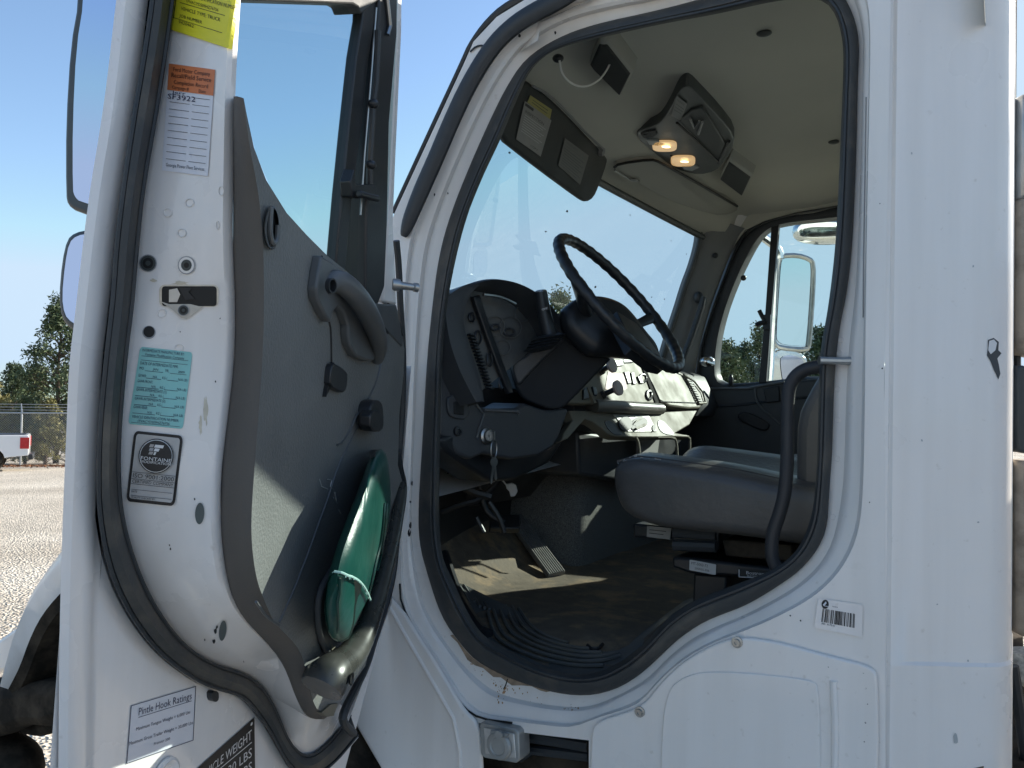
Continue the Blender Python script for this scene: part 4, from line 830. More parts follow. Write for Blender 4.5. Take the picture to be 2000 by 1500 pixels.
# passenger A-pillar trim
Aw = [(1340,418),(1356,427),(1367,444),(1366,470),(1354,515),(1340,550),(1325,600),(1308,650),(1296,690),(1280,740)]
Af = [(1455,446),(1448,452),(1438,470),(1430,490),(1412,534),(1399,570),(1388,599),(1372,655),(1362,700),(1352,760)]
aw = resample(chaikin(Aw, 2, False), 40, False); af = resample(chaikin(Af, 2, False), 40, False)
g = G(); ra = rim(aw, YP(W-.14)); rb = rim(af, YP(W-.03))
g.grid([[p+np.array([-.03, .02, 0]) for p in ra], ra, [a*.7+b*.3+np.array([.012, -.012, 0]) for a, b in zip(ra, rb)], [a*.3+b*.7+np.array([.012, -.012, 0]) for a, b in zip(ra, rb)], rb])
apil = g.obj('passenger_pillar_trim', PIL, T, ang=60)
g = G(); g.tube(rim([(p[0]+1, p[1]) for p in aw], YP(W-.142)), .011, 8); g.obj('windshield_edge_trim', OHD, T)
ps = Pl(np.mean(ra, axis=0), np.cross(rb[0]-ra[0], ra[-1]-ra[0]))
pgo = lambda P, k: [ps.at(*p)+(CAM-ps.at(*p))/np.linalg.norm(CAM-ps.at(*p))*k for p in P]
g = G(); g.tube(pgo([(1374,580),(1370,600),(1360,630),(1348,665),(1338,690),(1330,715)], .045), [.012, .013, .013, .013, .013, .012], 10, smooth=1); g.ell(pgo([(1364,581)], .03)[0], (.02, 0, 0), (0, .02, 0), (0, 0, .025)); g.obj('pillar_grab_handle', DASH, T)
g = G(); g.ell(pgo([(1397,499)], .02)[0], (.012, 0, 0), (0, .012, 0), (0, 0, .012)); g.obj('pillar_screw', BLK, T)
# windshield
g = G(); rows = []
for y in np.linspace(-.02, W+.02, 25):
    yy = min(max(y, .0), 2.0); rows.append([(Xh(yy)-.012-.26*t, y, zh(yy)+.01-(zh(yy)+.01-1.80)*t) for t in np.linspace(0, 1, 5)])
g.grid(rows); g.obj('windshield', WGLASS, T)
ws_s = Sf([p for r_ in rows for p in r_], [[i*5+j, i*5+j+1, (i+1)*5+j+1, (i+1)*5+j] for i in range(24) for j in range(4)])
for (x, y) in ((994,298),(1107,412),(1340,496),(1272,580),(1297,584),(1090,470),(1162,560),(1230,420),(1065,452),(1310,470)):
    p = ws_s.at(x, y, .002)
    if p is not None: g = G(); k_ = random.uniform(.6, 1.6); g.face([p+k_*.004*(math.cos(t)*r0*random.uniform(.5, 1)+math.sin(t)*ez*random.uniform(.5, 1)) for t in np.arange(0, 6.2, .9)]); g.obj('insect_speck', PIL, T)
g = G(); cl = [(-1.36-.15*(1-((y-1.0)/1.0)**2), y, 1.84) for y in np.linspace(-.04, W+.04, 25)]
g.grid([[(a-.3, b, c-.25) for a, b, c in cl], [(a-.28, b, c-.02) for a, b, c in cl], cl, [(a+.06, b, c-.02) for a, b, c in cl], [(a+.06, b, c-.5) for a, b, c in cl]]); g.obj('windshield_cowl', BLK, T)
g = G(); dpos = [(-1.2, y, 1.85) for y in (0, 2)]

# ---- dashboard body
DP0 = (-1.045, .9, 1.795); DSH = Pl(DP0, (.9, -.03, .43))
g = G(); prof_ = [(-1.60, 1.86), (-1.36, 1.90), (-1.15, 1.895), (-1.12, 1.88), (-1.065, 1.765), (-1.08, 1.72), (-1.22, 1.68), (-1.38, 1.45), (-1.58, 1.40)]
rows = [[(min(x, -1.22) if y < .60 else x, y, max(z-(.1 if y < .6 and z > 1.8 else 0), 1.66 if y < .6 else 0)) for x, z in prof_] for y in (.06, .3, .5, .59, .61, .8, 1.0, 1.3, 1.6, W-.05)]
g.grid(rows); g.face(rows[0]); g.face(rows[-1]); dash = g.obj('dashboard', DASH, T, ang=50)
# instrument binnacle
BN = Pl((-1.125, 0, 2.03), (1, -.22, .14))
bo = r6([(300,1185),(245,1085),(180,950),(130,800),(106,660),(100,570),(112,495),(200,432),(330,387),(430,380),(540,400),(650,450),(730,505),(800,580),(850,660),(880,760)])
bi = r6([(352,1182),(338,1085),(300,950),(258,830),(225,710),(216,640),(230,560),(262,480),(330,414),(430,398),(550,418),(650,462),(722,515),(790,590),(838,665),(870,760)])
ob = resample(chaikin(bo, 2, False), 60, False); ib = resample(chaikin(bi, 2, False), 60, False)
O_ = rim(ob, BN); I_ = rim(ib, BN); bx = np.array([-.22, .0, -.05]); bi_ = np.array([-.075, .0, -.02])
g = G(); g.grid([[p+bx for p in O_], [p+bx*.1 for p in O_], O_, [a*.5+b*.5+np.array([.006, 0, .002]) for a, b in zip(O_, I_)], I_, [p+bi_ for p in I_]]); bin_ = g.obj('instrument_binnacle', DASH, dash, ang=50)
g = G(); g.face([p+bi_*.95 for p in I_]); g.obj('gauge_panel', GAUGE, dash)
BG = Pl(BN.p0+bi_*.9, BN.n)
g = G(); g.prism(pts(BG, r6([(258,505),(300,490),(330,590),(380,740),(440,900),(500,1060),(520,1130),(490,1135),(420,960),(350,770),(290,600)])), BN.n*.014); g.obj('gauge_bezel', BLK, dash, bevel=.003)
g = G()
for k in range(17):
    t = k/16; x, y = 240+118*t, 742+345*t
    g.prism(pts(BG, r6([(x, y), (x+34, y+10), (x+34, y+19), (x, y+9)])), BN.n*.012)
g.obj('side_vent', BLK, dash)
for (x, y, a, b) in ((305,765,20,42),(380,910,16,40),(420,700,26,18),(510,730,34,22),(265,635,18,26),(460,1060,20,40)):
    g = G(); g.tube([BG.at(*p)+BN.n*.004 for p in r6(circ((x, y), a, b, 16))], .003, 6, closed=True); g.obj('gauge_ring', BLK if a < 22 else DASH, dash)
for c_, rr_ in (((420,690),62),((520,700),70),((470,830),48),((600,610),52)):
    g = G(); g.tube([BG.at(*p)+BN.n*.002 for p in r6(circ(c_, rr_, rr_, 28))], .0016, 5, closed=True); g.obj('gauge_dial', GAUGE, dash)
g = G(); g.tube([BG.at(*p)+BN.n*.03 for p in r6([(290,500),(380,510),(440,530),(500,560)])], .004, 6, smooth=1); g.obj('bezel_lip', STEEL, dash)
# lower knee panel with switch, ignition
KN = Pl((-1.145, 0, 1.72), (1, -.30, .06))
kp = r6([(70,750),(105,760),(150,900),(220,1060),(300,1195),(360,1225),(560,1225),(620,1190),(760,1240),(900,1225),(900,1250),(840,1420),(800,1480)])+r8([(740,110),(600,130),(450,100),(380,130),(310,100),(240,10)])+r6([(60,1400),(60,1100)])
g = G(); g.prism(pts(KN, kp), (-.10, 0, 0)); knee = g.obj('knee_panel', DASH, dash, bevel=.008, seg=3)
KO = lambda k: Pl(KN.p0+KN.n*k, KN.n)
g = G(); g.prism(chaikin(pts(KO(.006), r6([(115,1135),(235,1140),(262,1180),(255,1300),(140,1290),(112,1230)])), 1), -KN.n*.008); g.obj('switch_bezel', DASH, knee, bevel=.003)
g = G(); g.prism(pts(KO(.009), r6([(158,1180),(222,1180),(222,1268),(158,1262)])), -KN.n*.004); g.obj('headlight_switch', HOLE, knee, bevel=.002)
g = G(); g.tube([KO(.003).at(*p) for p in r6([(350,1235),(570,1245),(580,1260)])], .004, 6); g.tube([KO(.002).at(*p) for p in r6([(290,1180),(330,1240),(350,1260),(300,1420)])], .003, 6); g.obj('panel_crease', TRIMS, knee)
g = G(); g.lathe(KO(0).at(*r6([(176,1375)])[0]), KN.n, [(0, .012), (.006, .011), (.007, .006), (.004, .005), (.004, 0)], 16); g.obj('panel_screw', BLK, knee)
ig = KO(0).at(*r6([(362,1405)])[0])
g = G(); g.lathe(ig, KN.n, [(0, .021), (.006, .020), (.009, .015), (.014, .0135), (.014, .004), (.011, .004), (.011, 0)], 20); g.obj('ignition_switch', STEEL, knee)
# dash behind the knee panel / duct underside
g = G(); g.prism(pts(Pl((-1.12, 0, 1.6), (1, 0, 0)), r8([(215,20),(260,90),(380,180),(480,250),(620,240),(800,150),(900,0),(500,-100)])), (-.1, 0, 0)); g.obj('dash_underside', BLK, dash, bevel=.01)
g = G()
for P, rr_ in (([(862,1000),(900,985),(940,975),(975,940),(990,900)], .008), ([(870,930),(920,960),(960,970)], .012), ([(955,980),(975,1010),(985,1040)], .007), ([(930,1010),(945,1040)], .006)):
    g.tube([depth(x, y, 2.35) for x, y in P], rr_, 7, smooth=1)
g.obj('wiring_harness', BLK, dash)

# ---- steering wheel
PC = depth(1211, 590, 2.195); wn = -.37*vh+.93*(.72*r0+.69*ez); wn = wn/np.linalg.norm(wn)
e1 = np.cross(wn, ez); e1 /= np.linalg.norm(e1); e2 = np.cross(wn, e1); WPn = Pl(PC, wn)
rim_r = .2165; nr = 144
g = G(); rad = [.0142+(.0011*math.sin(2*math.pi*40*k/nr) if True else 0) for k in range(nr)]
g.tube([PC+rim_r*(math.cos(2*math.pi*k/nr)*e1+math.sin(2*math.pi*k/nr)*e2) for k in range(nr)], rad, 12, closed=True)
sw = g.obj('steering_wheel', BLK, T, ang=80)
hc = PC-wn*.055
WH = lambda k: Pl(PC-wn*k, wn)
g = G(); hp_ = r6([(850,600),(868,565),(950,508),(1050,496),(1150,510),(1250,555),(1330,640),(1400,740),(1480,830),(1500,925),(1350,895),(1200,880),(1060,885),(1000,845),(900,750),(858,680)])
hn = wn*.55-vh*.83; hn = hn/np.linalg.norm(hn); HB = Pl(hc+vh*.02, hn)
hb = chaikin(pts(HB, hp_), 2); hcn = np.mean(hb, axis=0)
g.grid([[hcn+(p-hcn)*k+hn*h for p in hb] for k, h in ((.3, -.05), (.75, -.045), (.93, -.03), (1.0, -.008), (.985, .006), (.93, .018), (.75, .028), (.4, .034), (.1, .035))], closed=True); g.face([hcn+(p-hcn)*.1+hn*.035 for p in hb]); g.face([hcn+(p-hcn)*.3-hn*.05 for p in hb]); g.obj('wheel_hub', BLK, sw, ang=80)
def rim_ang(px, py):
    best = None
    for k in range(720):
        a_ = k*math.pi/360; q = PC+rim_r*(math.cos(a_)*e1+math.sin(a_)*e2)-CAM; t_ = q@FW
        d_ = (1000+FPX*(q@RT)/t_-px)**2+(750-FPX*(q@UP)/t_-py)**2
        if best is None or d_ < best[0]: best = (d_, a_)
    return best[1]
g = G()
for (px, py), tgt, wd in (((1120, 566), (1165, 600), .032), ((1272, 622), (1235, 628), .018)):
    a_ = rim_ang(px, py); P0_ = PC+rim_r*(math.cos(a_)*e1+math.sin(a_)*e2); P1_ = HB.at(*tgt)
    g.tube([P0_*(1-t)+P1_*t-wn*.03*math.sin(t*1.5) for t in np.linspace(0, 1, 7)], [wd*(1.0-.25*math.sin(t*math.pi)) for t in np.linspace(0, 1, 7)], 12, sq=.5, up=wn)
th_ = (lambda q: math.atan2(q@e2, q@e1))(WPn.at(1277, 690)-PC)
P = [(.07, -.75), (.12, -.55), (.205, -.40), (.212, 0), (.205, .34), (.12, .5), (.07, .7)]
g.prism([PC-wn*.006+r_*(math.cos(th_+a_)*e1+math.sin(th_+a_)*e2) for r_, a_ in P], -wn*.035)
g.obj('wheel_spokes', BLK, sw, bevel=.007, seg=3)
SHR = mat('matt_black_shroud', (.022, .024, .027), .6, noise=.15, nscale=8, bump=.15, bscale=300, spec=.25)
so_ = r6([(515,945),(560,905),(622,880),(690,800),(845,750),(900,762),(965,830),(1070,880),(1190,895),(1150,932),(905,1190),(850,1228),(780,1234),(690,1202),(600,1165),(545,1060)])
g = G(); fr_ = [depth(x, y, 2.25) for x, y in so_]; g.prism(chaikin(fr_, 1), vh*.2); col_ = g.obj('steering_column', SHR, T, bevel=.018, seg=3)
g = G(); g.prism(chaikin([depth(x, y, 2.243) for x, y in r6([(522,940),(565,908),(628,880),(694,806),(842,757),(890,772),(800,850),(650,1000),(580,1085),(550,1050)])], 1), vh*.03); g.obj('column_cover', DASH, col_, bevel=.008, seg=3)
g = G(); g.prism([depth(x, y, 2.35) for x, y in [(1076,610),(1095,612),(1100,640),(1115,655),(1145,692),(1100,680),(1092,650)]], vh*.1); g.obj('column_fairing', DASH, col_, bevel=.006)
g = G(); g.ell(depth(1008, 706, 2.3), r0*.03, vh*.03, ez*.026); g.obj('tilt_knob', SHR, col_)
g = G(); lv = [depth(x, y, 2.16) for x, y in r6([(722,468),(728,520),(745,620),(770,720),(785,770)])]
g.tube(lv, [.0155, .0165, .0175, .020, .026], 12, smooth=1); lev = g.obj('column_lever', BLK, T)
g = G(); g.lathe(lv[0], lv[0]-lv[1], [(-.001, .0155), (.003, .0145), (.005, .011), (.005, 0)], 16); g.obj('lever_cap', STEEL, lev)
decal('lever_marking', lev, r6([(722,572),(768,560),(770,582),(724,592)]), Pl(lv[2]+(CAM-lv[2])/np.linalg.norm(CAM-lv[2])*.017, CAM-lv[2]), [BLK, LETW], [('t', 'OFF', .1, .85, .6, .8, 1)])
g = G()
for k in range(4): 
    c = depth(*r6([(775-k*16, 785+k*22)])[0], 2.17); g.lathe(c, lv[0]-lv[-1], [(0, .026), (.008, .046), (.016, .026)], 16)
g.obj('lever_boot', RUBBER, lev)

# ---- centre stack, glovebox and console (dusty, facing the driver)
DO = lambda k: Pl(DSH.p0+DSH.n*k, DSH.n)
g = G(); g.prism(pts(DO(.004), r6([(880,1190),(1110,930),(1160,900),(1245,888),(1360,900),(1400,985),(1460,1110),(1495,1192)])), -DSH.n*.02); stack = g.obj('centre_stack', DASHT, dash, bevel=.004)
g = G(); g.prism(chaikin(pts(DO(.003), r6([(1375,905),(1500,930),(1640,988),(1720,1058),(1775,1122),(1795,1188),(1745,1232),(1500,1200),(1450,1080)])), 1), -DSH.n*.03); gb = g.obj('glovebox_panel', DASHT, dash, bevel=.006)
g = G(); g.tube([DO(.004).at(*p) for p in r6([(1395,985),(1420,925),(1510,950),(1640,1010),(1680,1080),(1730,1190),(1500,1182),(1450,1070),(1400,985)])], .0022, 5); g.obj('glovebox_seam', DASH, gb)
g = G(); g.prism(pts(DO(.008), r6([(1362,905),(1376,905),(1492,1190),(1470,1190)])), -DSH.n*.01); g.obj('stack_trim', mat('matt_black_trim', (.015, .015, .015), .85, spec=.1), dash)
g = G()
for k in range(11):
    t = k/10; x, y = 1655+85*t, 1012+170*t
    g.prism(pts(DO(.008), r6([(x, y), (x+42, y+14-8*t), (x+42, y+23-8*t), (x, y+8)])), -DSH.n*.008)
g.obj('passenger_vent', HOLE, dash)
g = G(); g.tube([DO(.009).at(*p) for p in r6([(1650,1005),(1720,1050),(1775,1120),(1795,1190),(1750,1195),(1700,1090),(1650,1005)])], .004, 6); g.obj('vent_surround', DASHT, dash)
# valves, switches, gauges on the stack
vl = DSH.n*.055+np.array([0.01, -.03, 0.012])
for c0, c1, rr_ in (((1120,1140),(1235,1085),.014), ((1110,985),(1185,940),.012)):
    a = DO(.004).at(*r6([c0])[0]); b = DO(.06).at(*r6([c1])[0]); dd = b-a
    g = G(); g.lathe(a, dd, [(0, .012), (.01, .012), (.012, .008), (np.linalg.norm(dd)-.012, .008)], 12); kn_ = g.obj('brake_valve_knob', BLK, stack)
    g = G(); g.lathe(b-dd/np.linalg.norm(dd)*.012, (.95, -.16, .28), [(0, .008), (.002, .022), (.010, .023), (.013, .019), (.013, 0)], 18); g.obj('valve_button', mat('dusty_knob', (.52, .44, .40), .5, noise=.1), stack)
g = G(); g.prism(pts(DO(.0055), r6([(1160,985),(1270,1000),(1285,1095),(1215,1130),(1140,1100)])), -DSH.n*.002); g.obj('valve_placard', mat('faded_red_placard', (.48, .33, .31), .6, noise=.1), stack)
for P in (r6([(1170,915),(1255,905),(1260,945),(1190,955)]), r6([(1258,905),(1330,905),(1325,925),(1262,928)]), r6([(1265,985),(1295,985),(1312,1060),(1292,1065)]), r6([(1310,990),(1330,990),(1345,1065),(1325,1068)]), r6([(1352,1015),(1372,1010),(1392,1062),(1372,1062)]), r6([(1000,1100),(1025,1085),(1040,1160),(1000,1165)]), r6([(1058,1080),(1085,1090),(1092,1140),(1070,1140)])):
    g = G(); g.prism(pts(DO(.010), P), -DSH.n*.008); g.obj('dash_switch', BLK, stack, bevel=.002)
g = G(); g.tube([DO(.006).at(*p) for p in r6(circ((1424,1140), 17, 28, 18))], .005, 6, closed=True); g.tube([DO(.006).at(*p) for p in r6(circ((1385,1030), 22, 26, 18))], .004, 6, closed=True); g.obj('power_socket', BLK, stack)
g = G(); g.prism(pts(DO(.012), r6([(1025,1090),(1040,1085),(1085,1190),(1070,1190)])), -DSH.n*.01); g.obj('stack_divider', DASHT, stack)
# rail and console
g = G(); g.tube([DO(o_).at(*p) for p, o_ in zip(r6([(890,1206),(990,1206),(1080,1209),(1250,1215),(1480,1228),(1502,1230)]), (-.16, -.06, .0, .012, .015, .015))], .0185, 12); g.obj('dash_rail', mat('rail', (.12, .115, .10), .35, noise=.1), dash)
CN = Pl((-1.005, .9, 1.70), (.9, -.1, .42)); CO_ = lambda k: Pl(CN.p0+CN.n*k, CN.n)
g = G(); cl_ = r6([(905,1238),(1500,1248),(1740,1238),(1690,1330),(1640,1360),(1600,1385),(1690,1402),(1690,1412),(1600,1408),(1480,1412),(1350,1412),(1210,1408),(1160,1392),(1115,1350),(1060,1312),(1010,1295),(900,1420),(858,1436),(872,1385),(930,1300)])
g.prism(pts(CN, cl_), -CN.n*.03); cons_ = g.obj('cup_holder_console', DASHT, dash, bevel=.004)
for P in (r6([(1130,1302),(1180,1308),(1220,1345),(1262,1395),(1205,1400),(1162,1365)]), r6([(1480,1300),(1520,1305),(1560,1350),(1600,1400),(1530,1395),(1490,1360)])):
    g = G(); g.prism(chaikin(pts(CO_(.002), P), 1), -CN.n*.004); g.obj('console_scoop', DASH, cons_, bevel=.001)
g = G(); g.prism(pts(CO_(.003), r6([(1195,1265),(1425,1270),(1478,1376),(1290,1378)])), -CN.n*.003); g.obj('control_plate', mat('plate', (.42, .4, .34), .5, noise=.1, nscale=30), cons_, bevel=.001)
for c_, a, b in (((1275,1325),46,46),((1370,1315),50,36),((1330,1350),16,16),((1458,1352),10,22)):
    g = G(); g.prism(pts(CO_(.006), r6(circ(c_, a, b, 18))), -CN.n*.003); g.obj('climate_knob_hole', HOLE, cons_)
g = G(); g.prism(pts(CO_(.012), r6([(1330,1322),(1370,1302),(1385,1290),(1350,1300)])), -CN.n*.004); g.prism(pts(CO_(.012), r6([(1340,1350),(1400,1320),(1412,1335),(1350,1362)])), -CN.n*.004); g.obj('climate_lever', DASHT, cons_)
# vertical bin walls below the console
BNW = Pl((-1.16, .9, 1.6), (1, -.1, .05))
g = G(); g.prism(pts(BNW, r6([(930,1320),(1010,1297),(1110,1350),(1160,1395),(1340,1412),(1365,1500),(1365,1640),(960,1640)])), (-.08, 0, 0)); g.obj('lower_dash_panel', DASH, dash, bevel=.004)
g = G()
for P in ([(1340,1412),(1355,1440),(1364,1500),(1364,1560)], [(1480,1412),(1590,1412),(1606,1450),(1612,1560)], [(1600,1405),(1690,1406),(1692,1460),(1690,1560)]):
    g.tube([Pl((-.985, .9, 1.6), (1, -.1, .05)).at(*p) for p in r6(P)], .004, 6, smooth=1)
g.obj('bin_edge', DASHT, dash)
g = G(); g.prism(pts(Pl((-1.08, .9, 1.6), (1, -.1, .05)), r6([(1372,1422),(1500,1420),(1475,1600),(1372,1600)])), (-.02, 0, 0)); g.obj('ashtray', PIL, dash, bevel=.006)
g = G(); g.prism(pts(Pl((-1.13, .9, 1.6), (1, -.1, .05)), r6([(1364,1412),(1690,1408),(1690,1640),(1364,1640)])), (-.05, 0, 0)); g.obj('bin_back', BLK, dash)

# ---- floor, tunnel, pedals
ZF = 1.235
g = G(); rows = []
for x in np.linspace(-1.6, XB-.04, 22):
    rr_ = []
    for y in np.linspace(.02, W-.04, 26):
        z = ZF
        if x < -1.28: z += (-1.28-x)*.9
        if y < .22: z -= .06*((.22-y)/.2)**1.6
        rr_.append((x, y, z+.003*math.sin(x*17+y*5)*math.cos(y*13)))
    rows.append(rr_)
g.grid(rows); floor = g.obj('cab_floor', FLOORM, T, ang=60); flo_s = Sf([p for r_ in rows for p in r_], [[i*26+j, i*26+j+1, (i+1)*26+j+1, (i+1)*26+j] for i in range(21) for j in range(25)])
# ribbed step mat along the sill
mtp = r8([(290,790),(350,800),(420,860),(540,910),(650,950),(700,1000),(720,1060),(800,1110),(940,1150),(1080,1165),(1200,1150),(1290,1060),(1500,900),(1560,870),(1660,900),(1400,1180),(1160,1290),(900,1290),(640,1240),(430,1100),(300,880)])
MP = flo_s
g = G(); bm_ = [MP.at(*p, .004) for p in chaikin(mtp, 1)]; bm_ = [p for p in bm_ if p is not None]; g.face(bm_); g.obj('step_mat', MATR, floor)
g = G()
ribs = [[(500,940),(540,1060),(600,1110),(760,1175),(940,1215),(1080,1215),(1180,1185)], [(530,925),(575,1040),(630,1090),(770,1150),(940,1190),(1080,1192),(1170,1168)], [(565,920),(610,1025),(660,1070),(780,1130),(940,1168),(1080,1170)], [(600,925),(645,1015),(690,1055),(790,1108),(940,1146),(1060,1150)], [(635,935),(680,1005),(715,1040),(800,1090),(900,1120)], [(470,950),(505,1075),(570,1130),(740,1200),(930,1240),(1090,1238)], [(340,810),(400,900)], [(370,830),(430,925)], [(400,850),(455,935)], [(430,870),(480,940)], [(320,820),(370,900)]]
for P in ribs:
    q = [MP.at(*p, .006) for p in chaikin(r8(P), 2, False)]; q = [p for p in q if p is not None]
    if len(q) > 2: g.tube(q, .0042, 6)
g.obj('mat_rib', MATR, floor)
g = G(); q = [MP.at(*p, .008) for p in chaikin(r8([(230,640),(280,800),(350,940),(430,1060),(480,1080)]), 1, False)]; q = [p for p in q if p is not None]; g.tube(q, .014, 8); g.obj('sill_cable_cover', BLK, floor)
for P in ([(1005,1135),(1030,1160),(1060,1158),(1085,1130)],):
    g = G(); q = [MP.at(*p, .008) for p in r8(P)]
    if all(p is not None for p in q): g.tube(q, .004, 6, smooth=1); g.obj('floor_scrap', INK, floor)
# engine tunnel
g = G(); rows = []
for k, x in enumerate((-1.6, -1.45, -1.32, -1.24, -1.21, -1.2)):
    sh = (1, 1, 1, .98, .93, .85)[k]; top = 1.66-.10*(x+1.6)
    rows.append([(x, 1.33+.42*sh*math.copysign(abs(math.cos(a))**.55, math.cos(a)), 1.2+(top-1.2)*sh*abs(math.sin(a))**.55) for a in np.linspace(math.pi, 0, 26)])
g.grid(rows); g.face(rows[-1]); g.obj('engine_tunnel', CARPET, T, ang=60)
# pedals
g = G(); pd = r8([(560,440),(640,420),(780,575),(880,725),(795,745),(690,570)])
a1, a2, a3, a4 = depth(*r8([(575,440)])[0], 2.84), depth(*r8([(650,420)])[0], 2.88), depth(*r8([(882,722)])[0], 2.64), depth(*r8([(795,746)])[0], 2.61)
PDL = Pl(a4, np.cross(a1-a4, a3-a4)); pn_ = PDL.n*(1 if PDL.n@(CAM-a4) > 0 else -1)
g.prism([a1, a2, a3, a4], -pn_*.015)
for k in range(8):
    t = (k+.5)/8; s_ = a1*(1-t)+a2*t; e_ = a4*(1-t)+a3*t; wv = (a2-a1)/8*.28
    g.prism([s_-wv+pn_*.004, s_+wv+pn_*.004, e_+wv+pn_*.004, e_-wv+pn_*.004], -pn_*.005)
g.obj('accelerator_pedal', mat('pedal_rubber', (.2, .195, .18), .6, noise=.15, nscale=40), T, bevel=.001)
g = G(); c = depth(*r8([(560,470)])[0], 2.6); g.box(c, .09, .07, .02, ax=(r0, np.cross(pn_, r0), pn_)); g.tube([c, depth(*r8([(470,420)])[0], 2.6), depth(*r8([(440,350)])[0], 2.6), depth(935, 930, 2.6)], .012, 8, smooth=1); g.obj('brake_pedal', BLK, T, bevel=.004)
g = G(); c = r8([(565,262),(600,256),(622,270),(630,300),(615,326),(592,328),(585,300),(570,285)]); g.prism([depth(x, y, 2.62) for x, y in c], FW*.02); g.tube([depth(x, y, 2.62) for x, y in r8([(548,240),(558,250),(572,268)])], .003, 5); g.obj('wiring_connector', LETW, T, bevel=.003)
# dark box left of the seat front under the console
g = G(); g.prism(pts(Pl((-1.12, .9, 1.5), (1, -.1, 0)), r7([(80,560),(400,600),(440,700),(440,850),(90,800)])), (-.25, 0, 0)); g.obj('console_box', DASH, T, bevel=.01)

# ---- seat
YS = YP(.19)
sp = [(1199,925),(1206,903),(1240,893),(1273,896),(1352,907),(1424,917),(1478,928),(1540,942),(1640,955),(1700,985),(1700,1060),(1640,1075),(1540,1058),(1460,1047),(1359,1036),(1302,1031),(1244,1014),(1215,993),(1203,957)]
S0 = resample(chaikin(pts(YS, sp), 2), 72); cS = np.mean(S0, axis=0)
rows = []
for y, sc, dz in ((.150, .55, 0), (.154, .80, 0), (.168, .95, 0), (.19, 1.0, 0), (.215, 1.0, .006), (.25, 1.0, .010), (.31, .99, -.004), (.38, .985, -.022), (.46, .985, -.026), (.54, .985, -.022), (.62, .99, .004), (.66, 1.0, .012), (.70, .96, 0), (.715, .8, 0), (.72, .5, 0)):
    rr_ = []
    for p in S0:
        q = cS+(p-cS)*sc; q = np.array([q[0], y, q[2]])
        if p[2] > cS[2]: q[2] += dz*min(1, (p[2]-cS[2])/.03)
        rr_.append(q)
    rows.append(rr_)
seat = thing('driver_seat_placeholder', '', '', (0, 0, 0)); bpy.data.objects.remove(seat)
g = G(); g.grid(rows, closed=True); g.face(rows[0]); g.face(rows[-1]); seat = g.obj('driver_seat', VINYL, T, ang=60)
g = G(); top_seam = [(1206,903),(1240,893),(1273,896),(1352,907),(1424,917),(1478,928),(1540,942)]
g.tube([YP(.2).at(x, y-1) for x, y in top_seam], .0035, 6, smooth=1); g.obj('seat_piping', VINYL, seat)
SCF = mat('worn_vinyl_edge', (.34, .34, .33), .8)
for k in range(16):
    x = random.uniform(1203, 1285); y = np.interp(x, [1203, 1208, 1240, 1285], [908, 901, 893, 897])+random.uniform(-2, 3)
    g = G(); p_ = YP(.186).at(x, y); q_ = YP(.186).at(x+random.uniform(2, 7), y+random.uniform(-2, 2)); g.tube([p_, q_], .0011, 4); g.obj('seat_scuff', SCF, seat)
bpf = [(1553,1010),(1552,900),(1554,815),(1575,770),(1602,724),(1632,700),(1690,695),(1740,700),(1745,1050),(1650,1060)]
g = G(); BQ = pts(YP(.21), bpf); q2 = chaikin(BQ, 1); g.prism(q2, (0, .46, 0)); g.obj('backrest', VINYL, seat, bevel=.03, seg=4)
g = G(); g.prism(pts(YP(.24), r7([(375,1062),(590,1085),(585,1150),(380,1140)])), (0, .4, 0)); g.prism(pts(YP(.22), r7([(585,1085),(850,1100),(835,1215),(585,1200)])), (0, .35, 0)); g.prism(pts(YP(.22), r7([(590,1243),(700,1250),(1110,1300),(1250,1330),(1250,1400),(1110,1362),(690,1335),(590,1300)])), (0, .4, 0)); g.prism(pts(YP(.26), r7([(705,1330),(890,1345),(885,1520),(700,1500)])), (0, .3, 0))
g.obj('seat_base', BLK, seat, bevel=.006)
g = G(); g.tube([YP(.215).at(*p) for p in r7([(600,1110),(830,1125)])], .012, 8); g.tube([YP(.215).at(*p) for p in r7([(600,1180),(830,1190)])], .012, 8); g.obj('air_suspension', RUBBER, seat)
decal('seat_serial_label', seat, r7([(686,1258),(830,1285),(828,1342),(684,1315)]), YP(.217), [mat('label_dim', (.5, .5, .48), .5), INK], [('t', 'MT-5003-72', .07, .42, .26, .62, .01, 1), ('t', '200035-306', .2, .82, .2, .55, 1)], base=rrect(0, 0, 1, 1, .05))
decal('seat_maker_label', seat, r7([(952,1312),(1100,1322),(1100,1362),(952,1354)]), YP(.217), [INK, LETW, mat('label_maroon', (.12, .02, .02), .5)], [('r', 0, .9, 1, 1, 1), ('r', 0, 0, .03, 1, 1), ('t', 'Bostrom', .28, .55, .42, .7, .015, 1), ('t', 'SEATING', .3, .85, .18, .4, 1)])
decal('seat_tag', seat, r7([(455,1075),(587,1088),(580,1150),(453,1135)]), YP(.236), [PAPER, INK], [('r', .1, .3, .8, .36, 1), ('r', .1, .6, .7, .66, 1)])
g = G(); g.prism(pts(YP(.3), r7([(955,1150),(1090,1165),(1090,1190),(1000,1195)])), (0, .06, 0)); g.prism(pts(YP(.3), r7([(1170,1200),(1290,1180),(1290,1215),(1180,1235)])), (0, .06, 0)); g.obj('seat_belt_webbing', DULLY, seat)
g = G(); g.prism(pts(YP(.2), r7([(860,1150),(1000,1160),(1240,1180),(1240,1270),(880,1240)])), (0, .1, 0)); g.obj('seat_slide', UNDER, seat, bevel=.004)
